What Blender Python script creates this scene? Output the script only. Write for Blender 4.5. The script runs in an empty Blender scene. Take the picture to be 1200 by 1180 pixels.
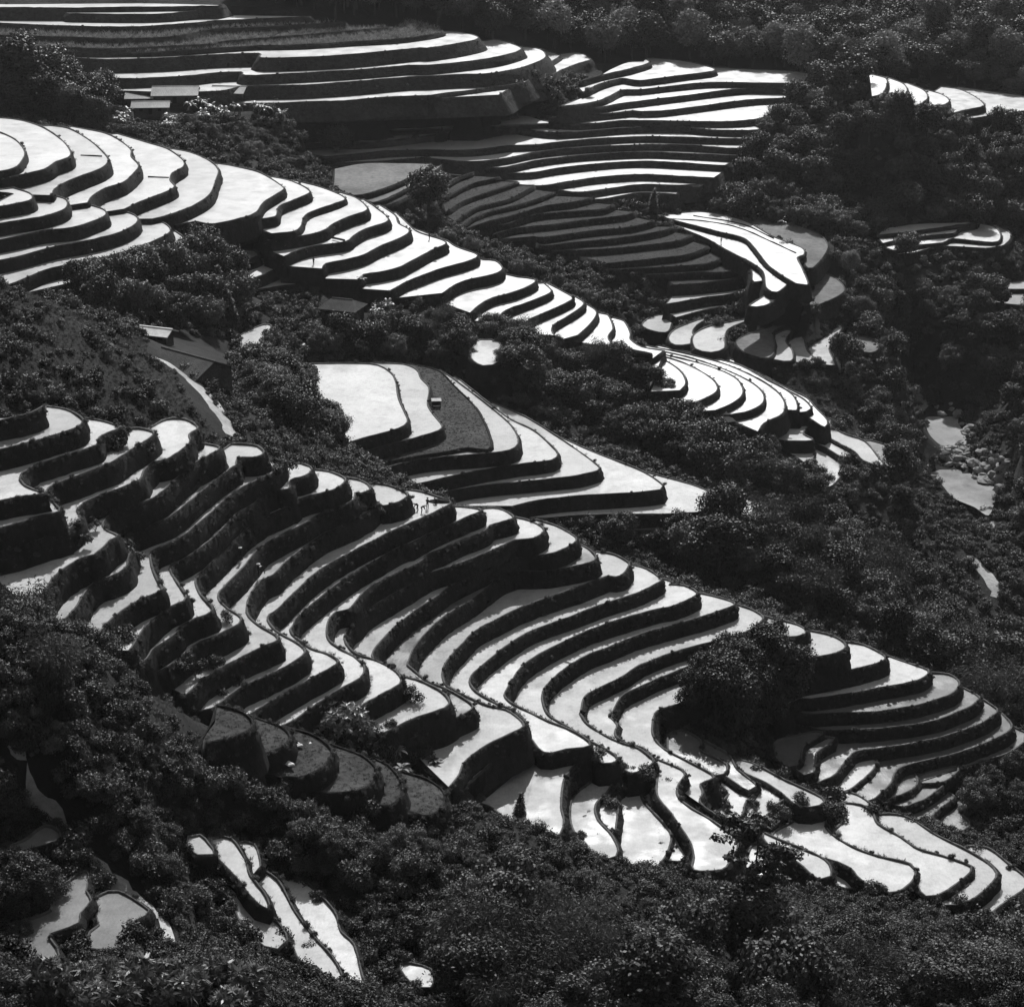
import bpy, math, random
import numpy as np
from mathutils import Vector, Matrix
from mathutils.geometry import delaunay_2d_cdt

random.seed(7)
rng = np.random.default_rng(7)
scene = bpy.context.scene
C = scene.collection
R = math.radians

# ------------------------------------------------------------------ camera, sky, sun
PITCH = R(22.0)
FPX = 2366.0                      # focal length in pixels of a 1200 px wide picture
cam_d = bpy.data.cameras.new('camera')
cam_d.sensor_fit = 'HORIZONTAL'
cam_d.sensor_width = 36.0
cam_d.lens = 36.0 * FPX / 1200.0
cam_d.clip_start = 1.0
cam_d.clip_end = 6000.0
cam = bpy.data.objects.new('camera', cam_d)
C.objects.link(cam)
cam.location = (0, 0, 0)
cam.rotation_euler = (math.pi / 2 - PITCH, 0, 0)
scene.camera = cam

SUN_EL, SUN_AZ = 41.0, 4.0       # azimuth measured to the right of the view direction (+Y)
world = bpy.data.worlds.new('World')
scene.world = world
world.use_nodes = True
wn, wl = world.node_tree.nodes, world.node_tree.links
wn.clear()
sky = wn.new('ShaderNodeTexSky')
sky.sky_type = 'NISHITA'
sky.sun_disc = False
sky.sun_elevation = R(SUN_EL)
sky.sun_rotation = R(SUN_AZ)
sky.altitude = 600
sky.air_density = 1.0
sky.dust_density = 1.5
bw = wn.new('ShaderNodeRGBToBW')
bg = wn.new('ShaderNodeBackground')
bg.inputs['Strength'].default_value = 0.12
wo = wn.new('ShaderNodeOutputWorld')
wl.new(sky.outputs[0], bw.inputs[0])
wl.new(bw.outputs[0], bg.inputs['Color'])
wl.new(bg.outputs[0], wo.inputs['Surface'])

sun_d = bpy.data.lights.new('sun', 'SUN')
sun_d.energy = 5.0
sun_d.angle = R(0.53)
sun_d.color = (1, 1, 1)
sun = bpy.data.objects.new('sun', sun_d)
C.objects.link(sun)
sd = Vector((math.sin(R(SUN_AZ)) * math.cos(R(SUN_EL)), math.cos(R(SUN_AZ)) * math.cos(R(SUN_EL)), math.sin(R(SUN_EL))))
sun.rotation_euler = sd.to_track_quat('Z', 'Y').to_euler()
sun.location = (0, 0, 300)

vs = scene.view_settings
vs.view_transform = 'Standard'
vs.look = 'None'
vs.exposure = 0.4
vs.gamma = 1.0
scene.cycles.max_bounces = 6
scene.cycles.transparent_max_bounces = 8
scene.cycles.volume_bounces = 0

# ------------------------------------------------------------------ helpers
CP, SP = math.cos(PITCH), math.sin(PITCH)
def ray(u, v):
    a = (u - 600.0) / FPX
    b = (590.0 - v) / FPX
    return np.array([a, CP + b * SP, -SP + b * CP])
def at(u, v, z):
    """point of the level plane z that lies under pixel u, v of the survey photograph"""
    d = ray(u, v)
    return d[:2] * (z / d[2])
def proj(x, y, z):
    f = y * CP - z * SP
    up = y * SP + z * CP
    return 600 + FPX * x / f, 590 - FPX * up / f

def mat(name):
    m = bpy.data.materials.new(name)
    m.use_nodes = True
    nt = m.node_tree
    b = nt.nodes['Principled BSDF']
    return m, nt, b
def grey(v):
    return (v, v, v, 1)
def ramp_noise(nt, scale, lo, hi, detail=4, p0=0.35, p1=0.65, rough=0.6, coord='Object', stretch=None):
    tc = nt.nodes.new('ShaderNodeTexCoord')
    n = nt.nodes.new('ShaderNodeTexNoise')
    n.inputs['Scale'].default_value = scale
    n.inputs['Detail'].default_value = detail
    n.inputs['Roughness'].default_value = rough
    if stretch:
        mp = nt.nodes.new('ShaderNodeMapping')
        mp.inputs['Scale'].default_value = stretch
        nt.links.new(tc.outputs[coord], mp.inputs[0])
        nt.links.new(mp.outputs[0], n.inputs['Vector'])
    else:
        nt.links.new(tc.outputs[coord], n.inputs['Vector'])
    r = nt.nodes.new('ShaderNodeValToRGB')
    r.color_ramp.elements[0].position = p0
    r.color_ramp.elements[1].position = p1
    r.color_ramp.elements[0].color = grey(lo)
    r.color_ramp.elements[1].color = grey(hi)
    nt.links.new(n.outputs[0], r.inputs[0])
    return n, r
def mixmul(nt, a, b, fac=1.0, mode='MULTIPLY'):
    m = nt.nodes.new('ShaderNodeMix')
    m.data_type = 'RGBA'
    m.blend_type = mode
    m.inputs[0].default_value = fac
    nt.links.new(a, m.inputs[6])
    nt.links.new(b, m.inputs[7])
    return m.outputs[2]
def bump(nt, b, src, strength, dist):
    bp = nt.nodes.new('ShaderNodeBump')
    bp.inputs['Strength'].default_value = strength
    bp.inputs['Distance'].default_value = dist
    nt.links.new(src, bp.inputs['Height'])
    nt.links.new(bp.outputs[0], b.inputs['Normal'])

def paddy_mat(name, lo, hi, rough, rows):
    m, nt, b = mat(name)
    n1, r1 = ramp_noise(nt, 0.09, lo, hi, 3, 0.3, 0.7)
    n2, r2 = ramp_noise(nt, 1.6, 0.84, 1.0, 5, 0.3, 0.6)
    col = mixmul(nt, r1.outputs[0], r2.outputs[0])
    # rows of seedlings
    tcw = nt.nodes.new('ShaderNodeTexCoord')
    wv = nt.nodes.new('ShaderNodeTexWave')
    wv.inputs['Scale'].default_value = 0.75
    wv.inputs['Distortion'].default_value = 9.0
    wv.inputs['Detail'].default_value = 3.0
    wv.inputs['Detail Scale'].default_value = 2.5
    nt.links.new(tcw.outputs['Object'], wv.inputs['Vector'])
    rw = nt.nodes.new('ShaderNodeValToRGB')
    rw.color_ramp.elements[0].color = grey(0.93)
    rw.color_ramp.elements[1].color = grey(1.0)
    nt.links.new(wv.outputs['Fac'], rw.inputs[0])
    col = mixmul(nt, col, rw.outputs[0])
    n5, r5 = ramp_noise(nt, 0.35, 0.70, 1.0, 6, 0.25, 0.5, 0.7)
    col = mixmul(nt, col, r5.outputs[0])
    # per-paddy tone: some are freshly ploughed, some planted
    oi = nt.nodes.new('ShaderNodeObjectInfo')
    mr = nt.nodes.new('ShaderNodeMapRange')
    mr.inputs[3].default_value = 0.78
    mr.inputs[4].default_value = 1.08
    nt.links.new(oi.outputs['Random'], mr.inputs[0])
    col = mixmul(nt, col, mr.outputs[0])
    nt.links.new(col, b.inputs['Base Color'])
    b.inputs['IOR'].default_value = 1.36
    n3, r3 = ramp_noise(nt, 0.25, max(0.04, rough - 0.05), rough + 0.06, 2)
    nt.links.new(r3.outputs[0], b.inputs['Roughness'])
    tc = nt.nodes.new('ShaderNodeTexCoord')
    w = nt.nodes.new('ShaderNodeTexVoronoi')
    w.inputs['Scale'].default_value = 3.2
    nt.links.new(tc.outputs['Object'], w.inputs['Vector'])
    bump(nt, b, w.outputs['Distance'], rows, 0.06)
    return m
def earth_mat(name, lo, hi, scale=1.4, bmp=0.6, spec=0.1, stretch=None):
    m, nt, b = mat(name)
    n1, r1 = ramp_noise(nt, scale, lo, hi, 6, 0.3, 0.7, 0.7, stretch=stretch)
    n2, r2 = ramp_noise(nt, scale * 0.12, 0.55, 1.0, 3, 0.3, 0.65)
    nt.links.new(mixmul(nt, r1.outputs[0], r2.outputs[0]), b.inputs['Base Color'])
    b.inputs['Roughness'].default_value = 0.95
    b.inputs['Specular IOR Level'].default_value = spec
    bump(nt, b, n1.outputs[0], bmp, 0.35)
    return m
def leaf_mat(name, lo, hi, rough=0.6, spec=0.18, trans=0.25):
    m, nt, b = mat(name)
    oi = nt.nodes.new('ShaderNodeObjectInfo')
    n1, r1 = ramp_noise(nt, 0.8, lo, hi, 3, 0.3, 0.7)
    mr = nt.nodes.new('ShaderNodeMapRange')
    mr.inputs[3].default_value = 0.45
    mr.inputs[4].default_value = 1.8
    nt.links.new(oi.outputs['Random'], mr.inputs[0])
    col = mixmul(nt, r1.outputs[0], mr.outputs[0])
    nt.links.new(col, b.inputs['Base Color'])
    b.inputs['Roughness'].default_value = rough
    b.inputs['Specular IOR Level'].default_value = spec
    if trans > 0:
        out = nt.nodes['Material Output']
        t = nt.nodes.new('ShaderNodeBsdfTranslucent')
        nt.links.new(col, t.inputs['Color'])
        mx = nt.nodes.new('ShaderNodeMixShader')
        mx.inputs[0].default_value = trans
        nt.links.new(b.outputs[0], mx.inputs[1])
        nt.links.new(t.outputs[0], mx.inputs[2])
        nt.links.new(mx.outputs[0], out.inputs['Surface'])
    return m

M = {
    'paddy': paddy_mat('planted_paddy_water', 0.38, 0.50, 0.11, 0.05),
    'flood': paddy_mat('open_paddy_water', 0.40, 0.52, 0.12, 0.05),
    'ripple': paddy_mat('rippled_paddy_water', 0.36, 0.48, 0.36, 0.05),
    'murky': paddy_mat('murky_paddy_water', 0.10, 0.17, 0.20, 0.1),
    'field': earth_mat('dry_field', 0.10, 0.2, 0.8, 0.4),
    'grassfield': earth_mat('grass_field', 0.035, 0.075, 1.2, 0.8),
    'cropfield': earth_mat('crop_field', 0.02, 0.05, 1.2, 0.8),
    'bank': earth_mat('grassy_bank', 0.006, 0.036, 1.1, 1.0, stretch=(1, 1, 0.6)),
    'farbank': earth_mat('haze_lightened_bank', 0.02, 0.06, 0.9, 1.0),  # grassy bank painted lighter, distance haze put into its colour
    'bund': earth_mat('mud_bund', 0.05, 0.11, 1.5, 0.5, 0.3),
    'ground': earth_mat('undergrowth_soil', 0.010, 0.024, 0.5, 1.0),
    'path': earth_mat('trodden_earth', 0.25, 0.42, 1.5, 0.5),
    'stone': earth_mat('river_stone', 0.16, 0.36, 1.2, 0.5, 0.3),
    'stream': paddy_mat('stream_water', 0.22, 0.34, 0.14, 0.05),
    'thatch': earth_mat('thatch', 0.05, 0.11, 2.5, 0.8, 0.1, (1, 6, 1)),
    'tile': earth_mat('weathered_roof_sheet', 0.30, 0.45, 1.0, 0.5, 0.3, (6, 1, 1)),
    'whiteroof': earth_mat('bright_roof_sheet', 0.6, 0.8, 1.0, 0.2, 0.4),
    'timber': earth_mat('timber_wall', 0.03, 0.07, 3.0, 0.5),
    'dark': earth_mat('dark_opening', 0.008, 0.014, 2.0, 0.1),
    'cloth': earth_mat('dark_cloth', 0.015, 0.03, 8.0, 0.2),
    'skin': earth_mat('skin', 0.16, 0.2, 8.0, 0.1),
    'hat': earth_mat('straw_hat', 0.5, 0.7, 12.0, 0.3),
    'sack': earth_mat('white_sack', 0.6, 0.8, 3.0, 0.4),
    'bark': earth_mat('bark', 0.03, 0.07, 4, 0.6),
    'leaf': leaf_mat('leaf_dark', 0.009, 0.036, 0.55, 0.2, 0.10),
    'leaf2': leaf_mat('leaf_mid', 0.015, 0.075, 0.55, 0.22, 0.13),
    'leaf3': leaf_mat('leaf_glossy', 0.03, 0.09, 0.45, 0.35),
    'leaf4': leaf_mat('leaf_pale', 0.05, 0.14, 0.6, 0.15, 0.2),  # far wood leaves: colour lightened to stand in for distance haze
    'corn': leaf_mat('corn_leaf', 0.12, 0.22, 0.5, 0.3, 0.3),
    'bamboo': leaf_mat('bamboo_leaf', 0.02, 0.06, 0.65, 0.12, 0.2),
    'banana': leaf_mat('banana_leaf', 0.07, 0.15, 0.4, 0.4, 0.35),
    'grass': leaf_mat('grass_blade', 0.04, 0.09, 0.7, 0.1, 0.4),
}

REG = {k: v for k, v in zip('ABCDEFGHIJKLMNOPQRSTUVWXYZ', [
    (0, 0), (250, 0), (500, 0), (750, 0), (0, 220), (250, 180), (450, 180), (650, 230), (750, 350),
    (350, 380), (600, 420), (900, 50), (900, 250), (900, 480), (0, 440), (250, 500), (0, 640), (250, 700),
    (500, 560), (500, 780), (750, 680), (900, 780), (700, 880), (900, 880), (0, 880), (200, 880)])}
def parse(s):
    """survey notes: a sheet letter, then x,y readings on that 4x sheet"""
    out, o = [], (0, 0)
    for t in s.split():
        if len(t) == 1:
            o = REG[t]
        else:
            x, y = t.split(',')
            out.append((o[0] + float(x) * 300 / 1180, o[1] + float(y) * 300 / 1180))
    return out

def smooth(pts, step, closed=False):
    """Catmull-Rom through pts, resampled at about step"""
    P = np.array(pts, float)
    n = len(P)
    if n < 3 and not closed:
        d = np.linalg.norm(P[-1] - P[0])
        k = max(2, int(d / step))
        return np.linspace(P[0], P[-1], k + 1)
    idx = range(n if closed else n - 1)
    out = []
    for i in idx:
        if closed:
            p0, p1, p2, p3 = P[(i - 1) % n], P[i], P[(i + 1) % n], P[(i + 2) % n]
        else:
            p1, p2 = P[i], P[i + 1]
            p0 = P[i - 1] if i > 0 else 2 * p1 - p2
            p3 = P[i + 2] if i + 2 < n else 2 * p2 - p1
        d = np.linalg.norm(p2 - p1)
        if d < 1e-6:
            continue
        k = max(1, int(round(d / step)))
        # centripetal-ish: limit tangents so that uneven readings do not loop
        m1 = (p2 - p0) * 0.5
        m2 = (p3 - p1) * 0.5
        for m in (m1, m2):
            L = np.linalg.norm(m)
            if L > d:
                m *= d / L
        for j in range(k):
            t = j / k
            h00 = 2 * t**3 - 3 * t**2 + 1; h10 = t**3 - 2 * t**2 + t
            h01 = -2 * t**3 + 3 * t**2; h11 = t**3 - t**2
            out.append(h00 * p1 + h10 * m1 + h01 * p2 + h11 * m2)
    if not closed:
        out.append(P[-1])
    return np.array(out)
# ------------------------------------------------------------------ survey of the terraces
# each family: name, start level, first back line, then lips from the top step down:
# (drop from the step above, surface material, readings along the lip)
FAM = []
FAM.append(('middle', -80.7, "O 90,112 -20,110 -90,130", [
 (2.3,'paddy',"O 205,137 140,170 75,188 -60,215"),
 (2.3,'paddy',"O 215,143 300,158 350,185 376,214 330,247 225,278 75,322 -60,352"),
 (2.3,'paddy',"O 385,198 470,212 546,240 500,262 450,288 435,322 330,355 240,386 150,415 95,455 85,480 110,510 150,527 195,545 150,550 75,560 -60,590"),
 (2.0,'paddy',"O 590,250 640,247 700,262 688,286 645,312 590,345 550,372 500,405 430,430 330,470 240,500 207,530 212,557 250,600 265,630 160,650 75,680 -60,712"),
 (3.0,'flood',"O 700,240 770,205 850,205 905,240 865,272 870,302 830,345 765,385 700,398 655,440 638,478 560,515 430,560 362,600 347,622 362,655 330,690 290,722 180,755 75,790 -60,822"),
 (2.5,'paddy',"O 930,315 1005,332 960,365 880,410 800,480 720,550 650,585 530,630 480,660 465,690 490,718 535,738 500,760 430,825 385,836 300,880 240,930 190,1000 120,1060"),
 (2.9,'flood',"P 85,82 150,85 200,92 228,122 190,138 110,142 95,182 O 1070,420 960,502 820,620 750,665 640,705 570,740 575,768 600,800 582,840 575,880 520,918 440,945 390,990 350,1060 295,1120"),
 (2.4,'paddy',"P 320,160 262,215 187,250 O 1060,547 960,636 850,730 760,776 690,812 688,860 700,905 728,968 742,985 700,1005 640,1030 560,1080 500,1130 445,1195"),
 (2.3,'paddy',"P 345,168 400,172 448,192 420,226 355,245 340,285 262,293 170,362 O 1080,640 1000,722 910,800 830,850 785,870 775,892 800,940 830,985 852,1022 840,1040 760,1075 680,1140 Q 640,400 590,485"),
 (2.3,'paddy',"P 465,200 530,208 602,242 570,280 490,306 440,316 352,350 330,372 200,432 100,512 O 1030,800 960,870 905,920 893,950 910,1000 940,1040 Q 974,292 945,315 895,330 820,372 800,400 740,445 690,482 668,520 600,560"),
 (2.4,'paddy',"P 605,238 660,245 705,265 716,290 680,303 648,302 632,346 510,390 400,450 250,530 200,562 120,660 50,732 17,770 20,800 60,840 118,880 110,910 60,935 10,962 Q 940,430 880,462 840,500 760,560"),
 (2.5,'paddy',"P 715,262 800,272 880,305 888,322 850,345 785,360 755,352 700,400 600,450 480,505 330,622 270,682 215,705 160,780 148,830 152,868 200,915 280,962 286,985 220,1015 130,1057 40,1102 R 0,340 -60,375 -100,420 -130,450"),
 (2.5,'paddy',"P 870,290 950,300 1030,325 1088,350 1070,366 950,420 800,490 640,570 500,650 390,740 330,800 290,840 252,868 243,890 270,930 310,960 370,992 408,1020 414,1045 370,1080 R 300,330 210,372 130,405 40,475 -10,510"),
 (2.3,'paddy',"S 110,132 180,136 246,150 180,180 110,210 0,258 P 900,540 860,550 700,640 600,700 480,790 400,860 370,890 362,915 347,935 365,968 R 400,205 450,240 520,262 568,298 520,332 420,385 300,452 220,502 150,545"),
 (2.2,'paddy',"S 250,142 330,142 395,180 350,200 290,216 260,245 150,286 60,330 0,352 P 950,620 800,690 700,750 620,838 560,850 525,892 515,950 530,990 R 590,245 640,270 682,308 690,335 670,370 600,410 540,442 450,502 370,562 310,592"),
 (2.2,'paddy',"S 400,182 460,195 520,222 532,248 490,277 440,283 400,287 330,316 200,370 100,410 0,443 P 880,740 740,820 660,880 620,922 600,960 606,1000 R 655,265 740,290 820,330 858,372 850,400 790,436 710,477 640,520 560,560"),
 (2.4,'paddy',"S 505,195 600,225 680,272 682,292 640,320 580,345 500,356 455,346 330,392 200,452 100,502 0,572 P 920,850 830,922 790,962 740,1022 725,1052 742,1082 R 800,312 870,365 930,380 990,405 1050,440 1082,482 1060,506 960,540 880,572 780,625"),
 (2.2,'murky',"S 690,300 750,335 765,382 560,425 370,440 200,560 60,650 -50,760 R 890,300 888,312 920,340 T 0,75 60,98 150,145 207,192 150,226 60,265 0,292 -60,330"),
 (2.4,'paddy',"S 785,342 860,355 926,392 922,412 900,440 870,452 835,448 700,500 560,546 420,600 340,640 220,702 150,772 82,850 66,900 76,945 T 100,105 200,155 280,188 360,205 420,245 442,278 400,302 300,350 200,412 160,452 142,500 100,560"),
 (2.2,'paddy',"S 935,398 1010,420 1076,468 1050,490 960,530 800,582 650,640 480,702 340,790 230,880 200,910 190,940 205,970 T 240,135 330,182 390,205 440,250 452,278 445,300"),
 (1.8,'paddy',"S 1080,465 1130,480 U 130,20 200,25 256,55 235,80 150,115 S 1060,600 820,672 690,722 500,820 420,882 372,960 350,1000 365,1022 T 395,180 470,216 560,260 640,290 720,335 746,368 640,381 545,396 460,300"),
 (2.0,'paddy',"U 262,58 340,75 430,105 390,130 280,166 100,216 0,246 S 850,770 720,822 600,902 540,962 525,1010 540,1070 T 570,240 650,286 750,350 840,400 872,428 850,448 810,451 780,425 748,372"),
 (2.0,'paddy',"U 440,112 520,140 562,178 450,250 170,322 0,387 S 900,912 740,990 715,1020 705,1080 T 700,220 735,270 830,330 900,360 970,382 1020,420 1042,442 1000,470 940,492 890,440"),
 (1.6,'paddy',"U 560,165 640,185 720,205 766,236 720,255 640,262 400,330 200,402 50,462 S 1000,950 900,1000 870,1040 845,1090 T 850,210 845,240 872,270 860,310 880,340 940,370 990,380 W 248,28 380,85 397,110 362,165 370,215 430,265 510,312 590,370 625,392 640,440 600,512 570,542 450,546 452,490 440,430 400,360 350,290 282,200 290,70"),
 (1.6,'paddy',"U 770,232 860,250 920,275 942,308 880,336 780,352 700,360 450,480 200,560 90,590 60,620 50,690 62,732 110,780 200,828 300,880 335,908 W 470,150 480,190 464,230 500,272 552,302"),
])) 
FAM.append(('lower_spur', -138.0, "U 945,305 880,336 780,352 700,360 560,420", [
 (2.0,'paddy',"U 945,285 1030,300 1125,352 1080,380 950,415 840,437 740,456 620,500"),
 (2.3,'paddy',"U 1130,345 V 590,-30 680,0 733,20 735,32 700,60 620,80 520,96 350,130 200,150 150,150 60,190"),
 (1.7,'murky',"V 740,35 830,42 876,75 850,120 780,150 680,180 500,206 300,216 200,222 100,210"),
 (1.7,'murky',"V 880,95 950,130 970,145 930,185 850,220 770,248 600,276 450,290 260,293 140,265 60,270"),
 (1.7,'murky',"V 975,150 1050,200 1050,212 980,260 880,300 780,330 650,355 520,376 400,395 360,430 330,465 300,502 240,530 160,556 140,540"),
 (1.8,'murky',"V 1060,205 1118,280 1050,330 950,370 850,405 700,440 620,460 580,490 560,540 520,580 480,615 455,622 390,592"),
 (1.8,'murky',"V 1130,285 1200,320 1180,350 1100,400 1000,432 860,480"),
]))
FAM.append(('upper', -94.0, "A -60,560 -90,640", [
 (2.0,'ripple',"A -60,590 60,640 110,700 95,745 60,775 -60,800"),
 (2.6,'ripple',"A -60,540 80,553 190,586 280,645 322,700 310,728 255,746 200,778 75,810 -60,835"),
 (2.7,'ripple',"A 225,580 310,592 400,640 465,695 495,738 470,770 400,800 300,840 245,875 235,900"),
 (2.8,'ripple',"A 330,585 470,612 540,642 600,690 600,720 635,762 610,800 560,842 480,870 420,905 400,935"),
 (2.7,'ripple',"A 540,618 700,665 770,687 842,740 838,770 790,800 780,830 800,862 740,892 640,932 570,965"),
 (2.3,'ripple',"A 780,685 870,702 960,740 1002,782 990,830 960,900 880,950 760,995 700,1010"),
 (2.4,'ripple',"A 1040,760 B 130,775 200,792 260,822 322,866 310,882 230,932 190,980 120,1006 0,1032 -80,1020"),
 (2.0,'ripple',"B 265,815 360,836 442,884 370,920 300,950 280,1000 200,1012"),
 (2.0,'ripple',"B 370,832 500,866 604,914 540,945 450,975 412,1002 400,1040 370,1066 270,1078"),
 (2.0,'ripple',"B 590,890 650,910 692,940 702,970 620,1000 540,1036 510,1060 410,1086 250,1110"),
 (2.3,'ripple',"F 690,212 750,252 802,308 700,346 640,382 608,404 450,427 370,452 325,475"),
 (2.2,'ripple',"F 765,238 835,285 850,322 897,348 893,368 840,396 760,430 690,466 600,490 515,506 498,530"),
 (2.3,'ripple',"F 840,272 890,320 940,362 1068,408 1000,446 920,490 850,526 760,546 690,556 665,580"),
 (2.2,'ripple',"G 290,403 330,430 428,468 380,496 260,530 180,560 100,590 25,632"),
 (2.0,'ripple',"G 455,490 510,495 542,530 500,556 400,576 330,602 265,645"),
 (2.3,'ripple',"G 615,570 692,580 680,602 600,636 500,662 430,702 395,735"),
 (1.8,'ripple',"G 735,598 768,632 740,652 640,692 560,722 530,747 515,780"),
 (1.6,'ripple',"G 750,598 830,640 867,666 830,692 740,732 660,767 635,800"),
 (1.6,'ripple',"G 870,655 917,686 900,712 830,757 780,787 768,815 785,840"),
 (1.5,'ripple',"G 925,692 972,722 970,752 940,792 890,838"),
 (1.6,'ripple',"H 195,538 240,546 266,610 242,645 262,676 350,706 450,725"),
 (1.3,'ripple',"H 265,560 315,575 345,632 345,660 400,695 500,712"),
 (1.2,'ripple',"H 320,725 390,755 440,800 457,840 440,875"),
 (1.3,'ripple',"H 200,688 330,714 430,730 520,765 582,812 600,862 575,895"),
 (1.4,'ripple',"H 330,704 500,740 620,780 720,840 747,888 710,922 590,968"),
 (1.4,'ripple',"H 360,698 560,744 700,780 820,830 862,880 856,922 800,960 740,985"),
 (1.4,'ripple',"H 400,697 600,739 760,790 890,850 952,900 956,950 900,986 810,1005"),
 (1.4,'ripple',"H 425,690 620,730 800,780 950,850 1032,910 1057,960 1040,1006 960,1046 935,1085"),
 (1.2,'ripple',"H 480,690 700,740 850,780 980,850 1060,890 1105,930 1112,985 1060,985"),
 (1.0,'ripple',"H 560,700 750,744 900,800 1010,860 1090,905 1150,940 1177,980 1130,996 1110,960"),
 (1.2,'ripple',"H 480,678 600,708 760,738 880,778 1000,848 1100,900 1160,930 1200,975 I 860,560 850,590 800,560"),
]))
FAM.append(('upper_left', -97.6, "A -60,850 60,862", [
 (1.5,'ripple',"A 60,868 130,890 147,908 130,926 75,936 -60,960"),
 (2.4,'ripple',"A 130,880 290,915 306,946 280,970 180,1000 75,1016 -60,1040"),
 (2.4,'ripple',"A 300,915 470,965 482,992 430,1016 330,1050 200,1062 75,1090 -60,1115"),
 (2.5,'ripple',"A 480,960 600,985 632,1012 600,1046 520,1080 400,1110 250,1136 75,1182 -60,1210"),
 (2.5,'ripple',"E 640,138 740,158 782,190 765,216 640,270 480,320 350,346 200,380 80,432 0,460"),
 (2.4,'ripple',"E 800,198 842,230 846,266 790,296 690,345 570,385"),
]))
FAM.append(('hamlet_steps', -118.0, "F 60,430 120,440", [
 (1.2,'ripple',"F 120,446 185,448 202,470 150,490 60,515"),
 (2.2,'ripple',"F 195,445 280,470 334,497 320,516 220,560 140,588"),
 (2.3,'ripple',"F 325,480 430,510 484,552 470,576 380,603 330,606"),
 (2.2,'ripple',"F 475,530 570,565 612,600 590,626 500,645"),
 (1.6,'ripple',"F 590,570 690,590 772,642 760,656 680,676"),
]))
FAM.append(('tongue', -127.0, "J 10,180 -20,200 60,215", [
 (1.5,'paddy',"J 20,183 330,184 410,214 442,260 456,340 490,420 497,450 460,476 380,500 290,525 180,560"),
 (2.2,'paddy',"J 350,180 480,185 540,210 560,250 596,290 590,370 620,420 657,468 640,490 560,516 450,546 330,580 215,638"),
 (2.0,'grassfield',"J 520,184 640,214 720,290 800,370 850,450 882,540 870,576 780,566 690,582 560,602 400,632 290,655"),
 (1.5,'paddy',"J 650,215 700,245 840,350 960,450 1002,510 1006,552 970,580 890,592 760,602 600,615 450,645 330,690"),
 (2.4,'paddy',"J 720,240 960,430 1080,490 K 180,405 207,440 180,466 60,481 J 900,660 780,682 600,722 440,752"),
 (2.2,'flood',"K 60,270 130,312 250,390 350,460 402,504 390,516 300,540 150,556 0,570 J 800,748 600,790"),
 (2.1,'flood',"K 180,345 370,430 570,508 640,545 692,586 680,602 550,616 400,626 300,632 120,652 0,680"),
 (2.6,'flood',"K 600,520 690,545 850,590 950,640 1014,682 1000,696 850,709 690,714 500,717 300,722 150,735"),
 (2.4,'murky',"K 1040,690 960,772 900,781 700,787 600,790"),
]))
FAM.append(('grassy_spur', -119.0, "B 560,760 700,735 900,735", [
 (1.0,'field',"B 1000,756 950,790 850,842 720,890 650,900 560,860"),
 (1.2,'field',"B 1050,762 1000,802 900,862 780,922 735,935"),
 (1.0,'cropfield',"G 300,100 230,140 130,190 30,235"),
 (1.0,'cropfield',"G 415,85 330,116 230,182"),
 (1.0,'cropfield',"G 530,110 400,140 270,206"),
 (1.0,'cropfield',"G 612,130 500,170 360,220 285,268"),
 (1.0,'cropfield',"G 690,148 640,176 570,210 420,250 325,312"),
 (1.0,'cropfield',"G 780,178 700,210 600,240 480,268 400,300 345,342"),
 (1.0,'cropfield',"G 962,202 860,226 740,240 600,280 480,312"),
 (1.4,'cropfield',"G 1055,235 1000,256 900,263 700,282 560,325"),
 (1.4,'cropfield',"G 1155,268 1100,286 930,305 780,325 600,345 500,375"),
 (1.4,'cropfield',"H 455,115 350,140 150,160 -50,190 G 690,382"),
 (1.4,'cropfield',"H 545,140 480,162 300,192 130,207 -60,230"),
 (1.4,'cropfield',"H 628,180 560,206 400,226 240,242 100,250"),
 (1.4,'cropfield',"H 705,232 600,270 430,290 240,308"),
 (1.4,'cropfield',"H 778,280 700,310 560,320 430,330 240,340"),
 (1.4,'cropfield',"H 862,305 800,346 650,351 520,358"),
 (1.5,'cropfield',"H 925,345 850,376 700,396 550,408"),
 (2.6,'flood',"H 880,430 800,452 680,466 515,498"),
 (2.2,'flood',"H 850,480 760,508 650,532 560,560"),
]))
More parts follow.
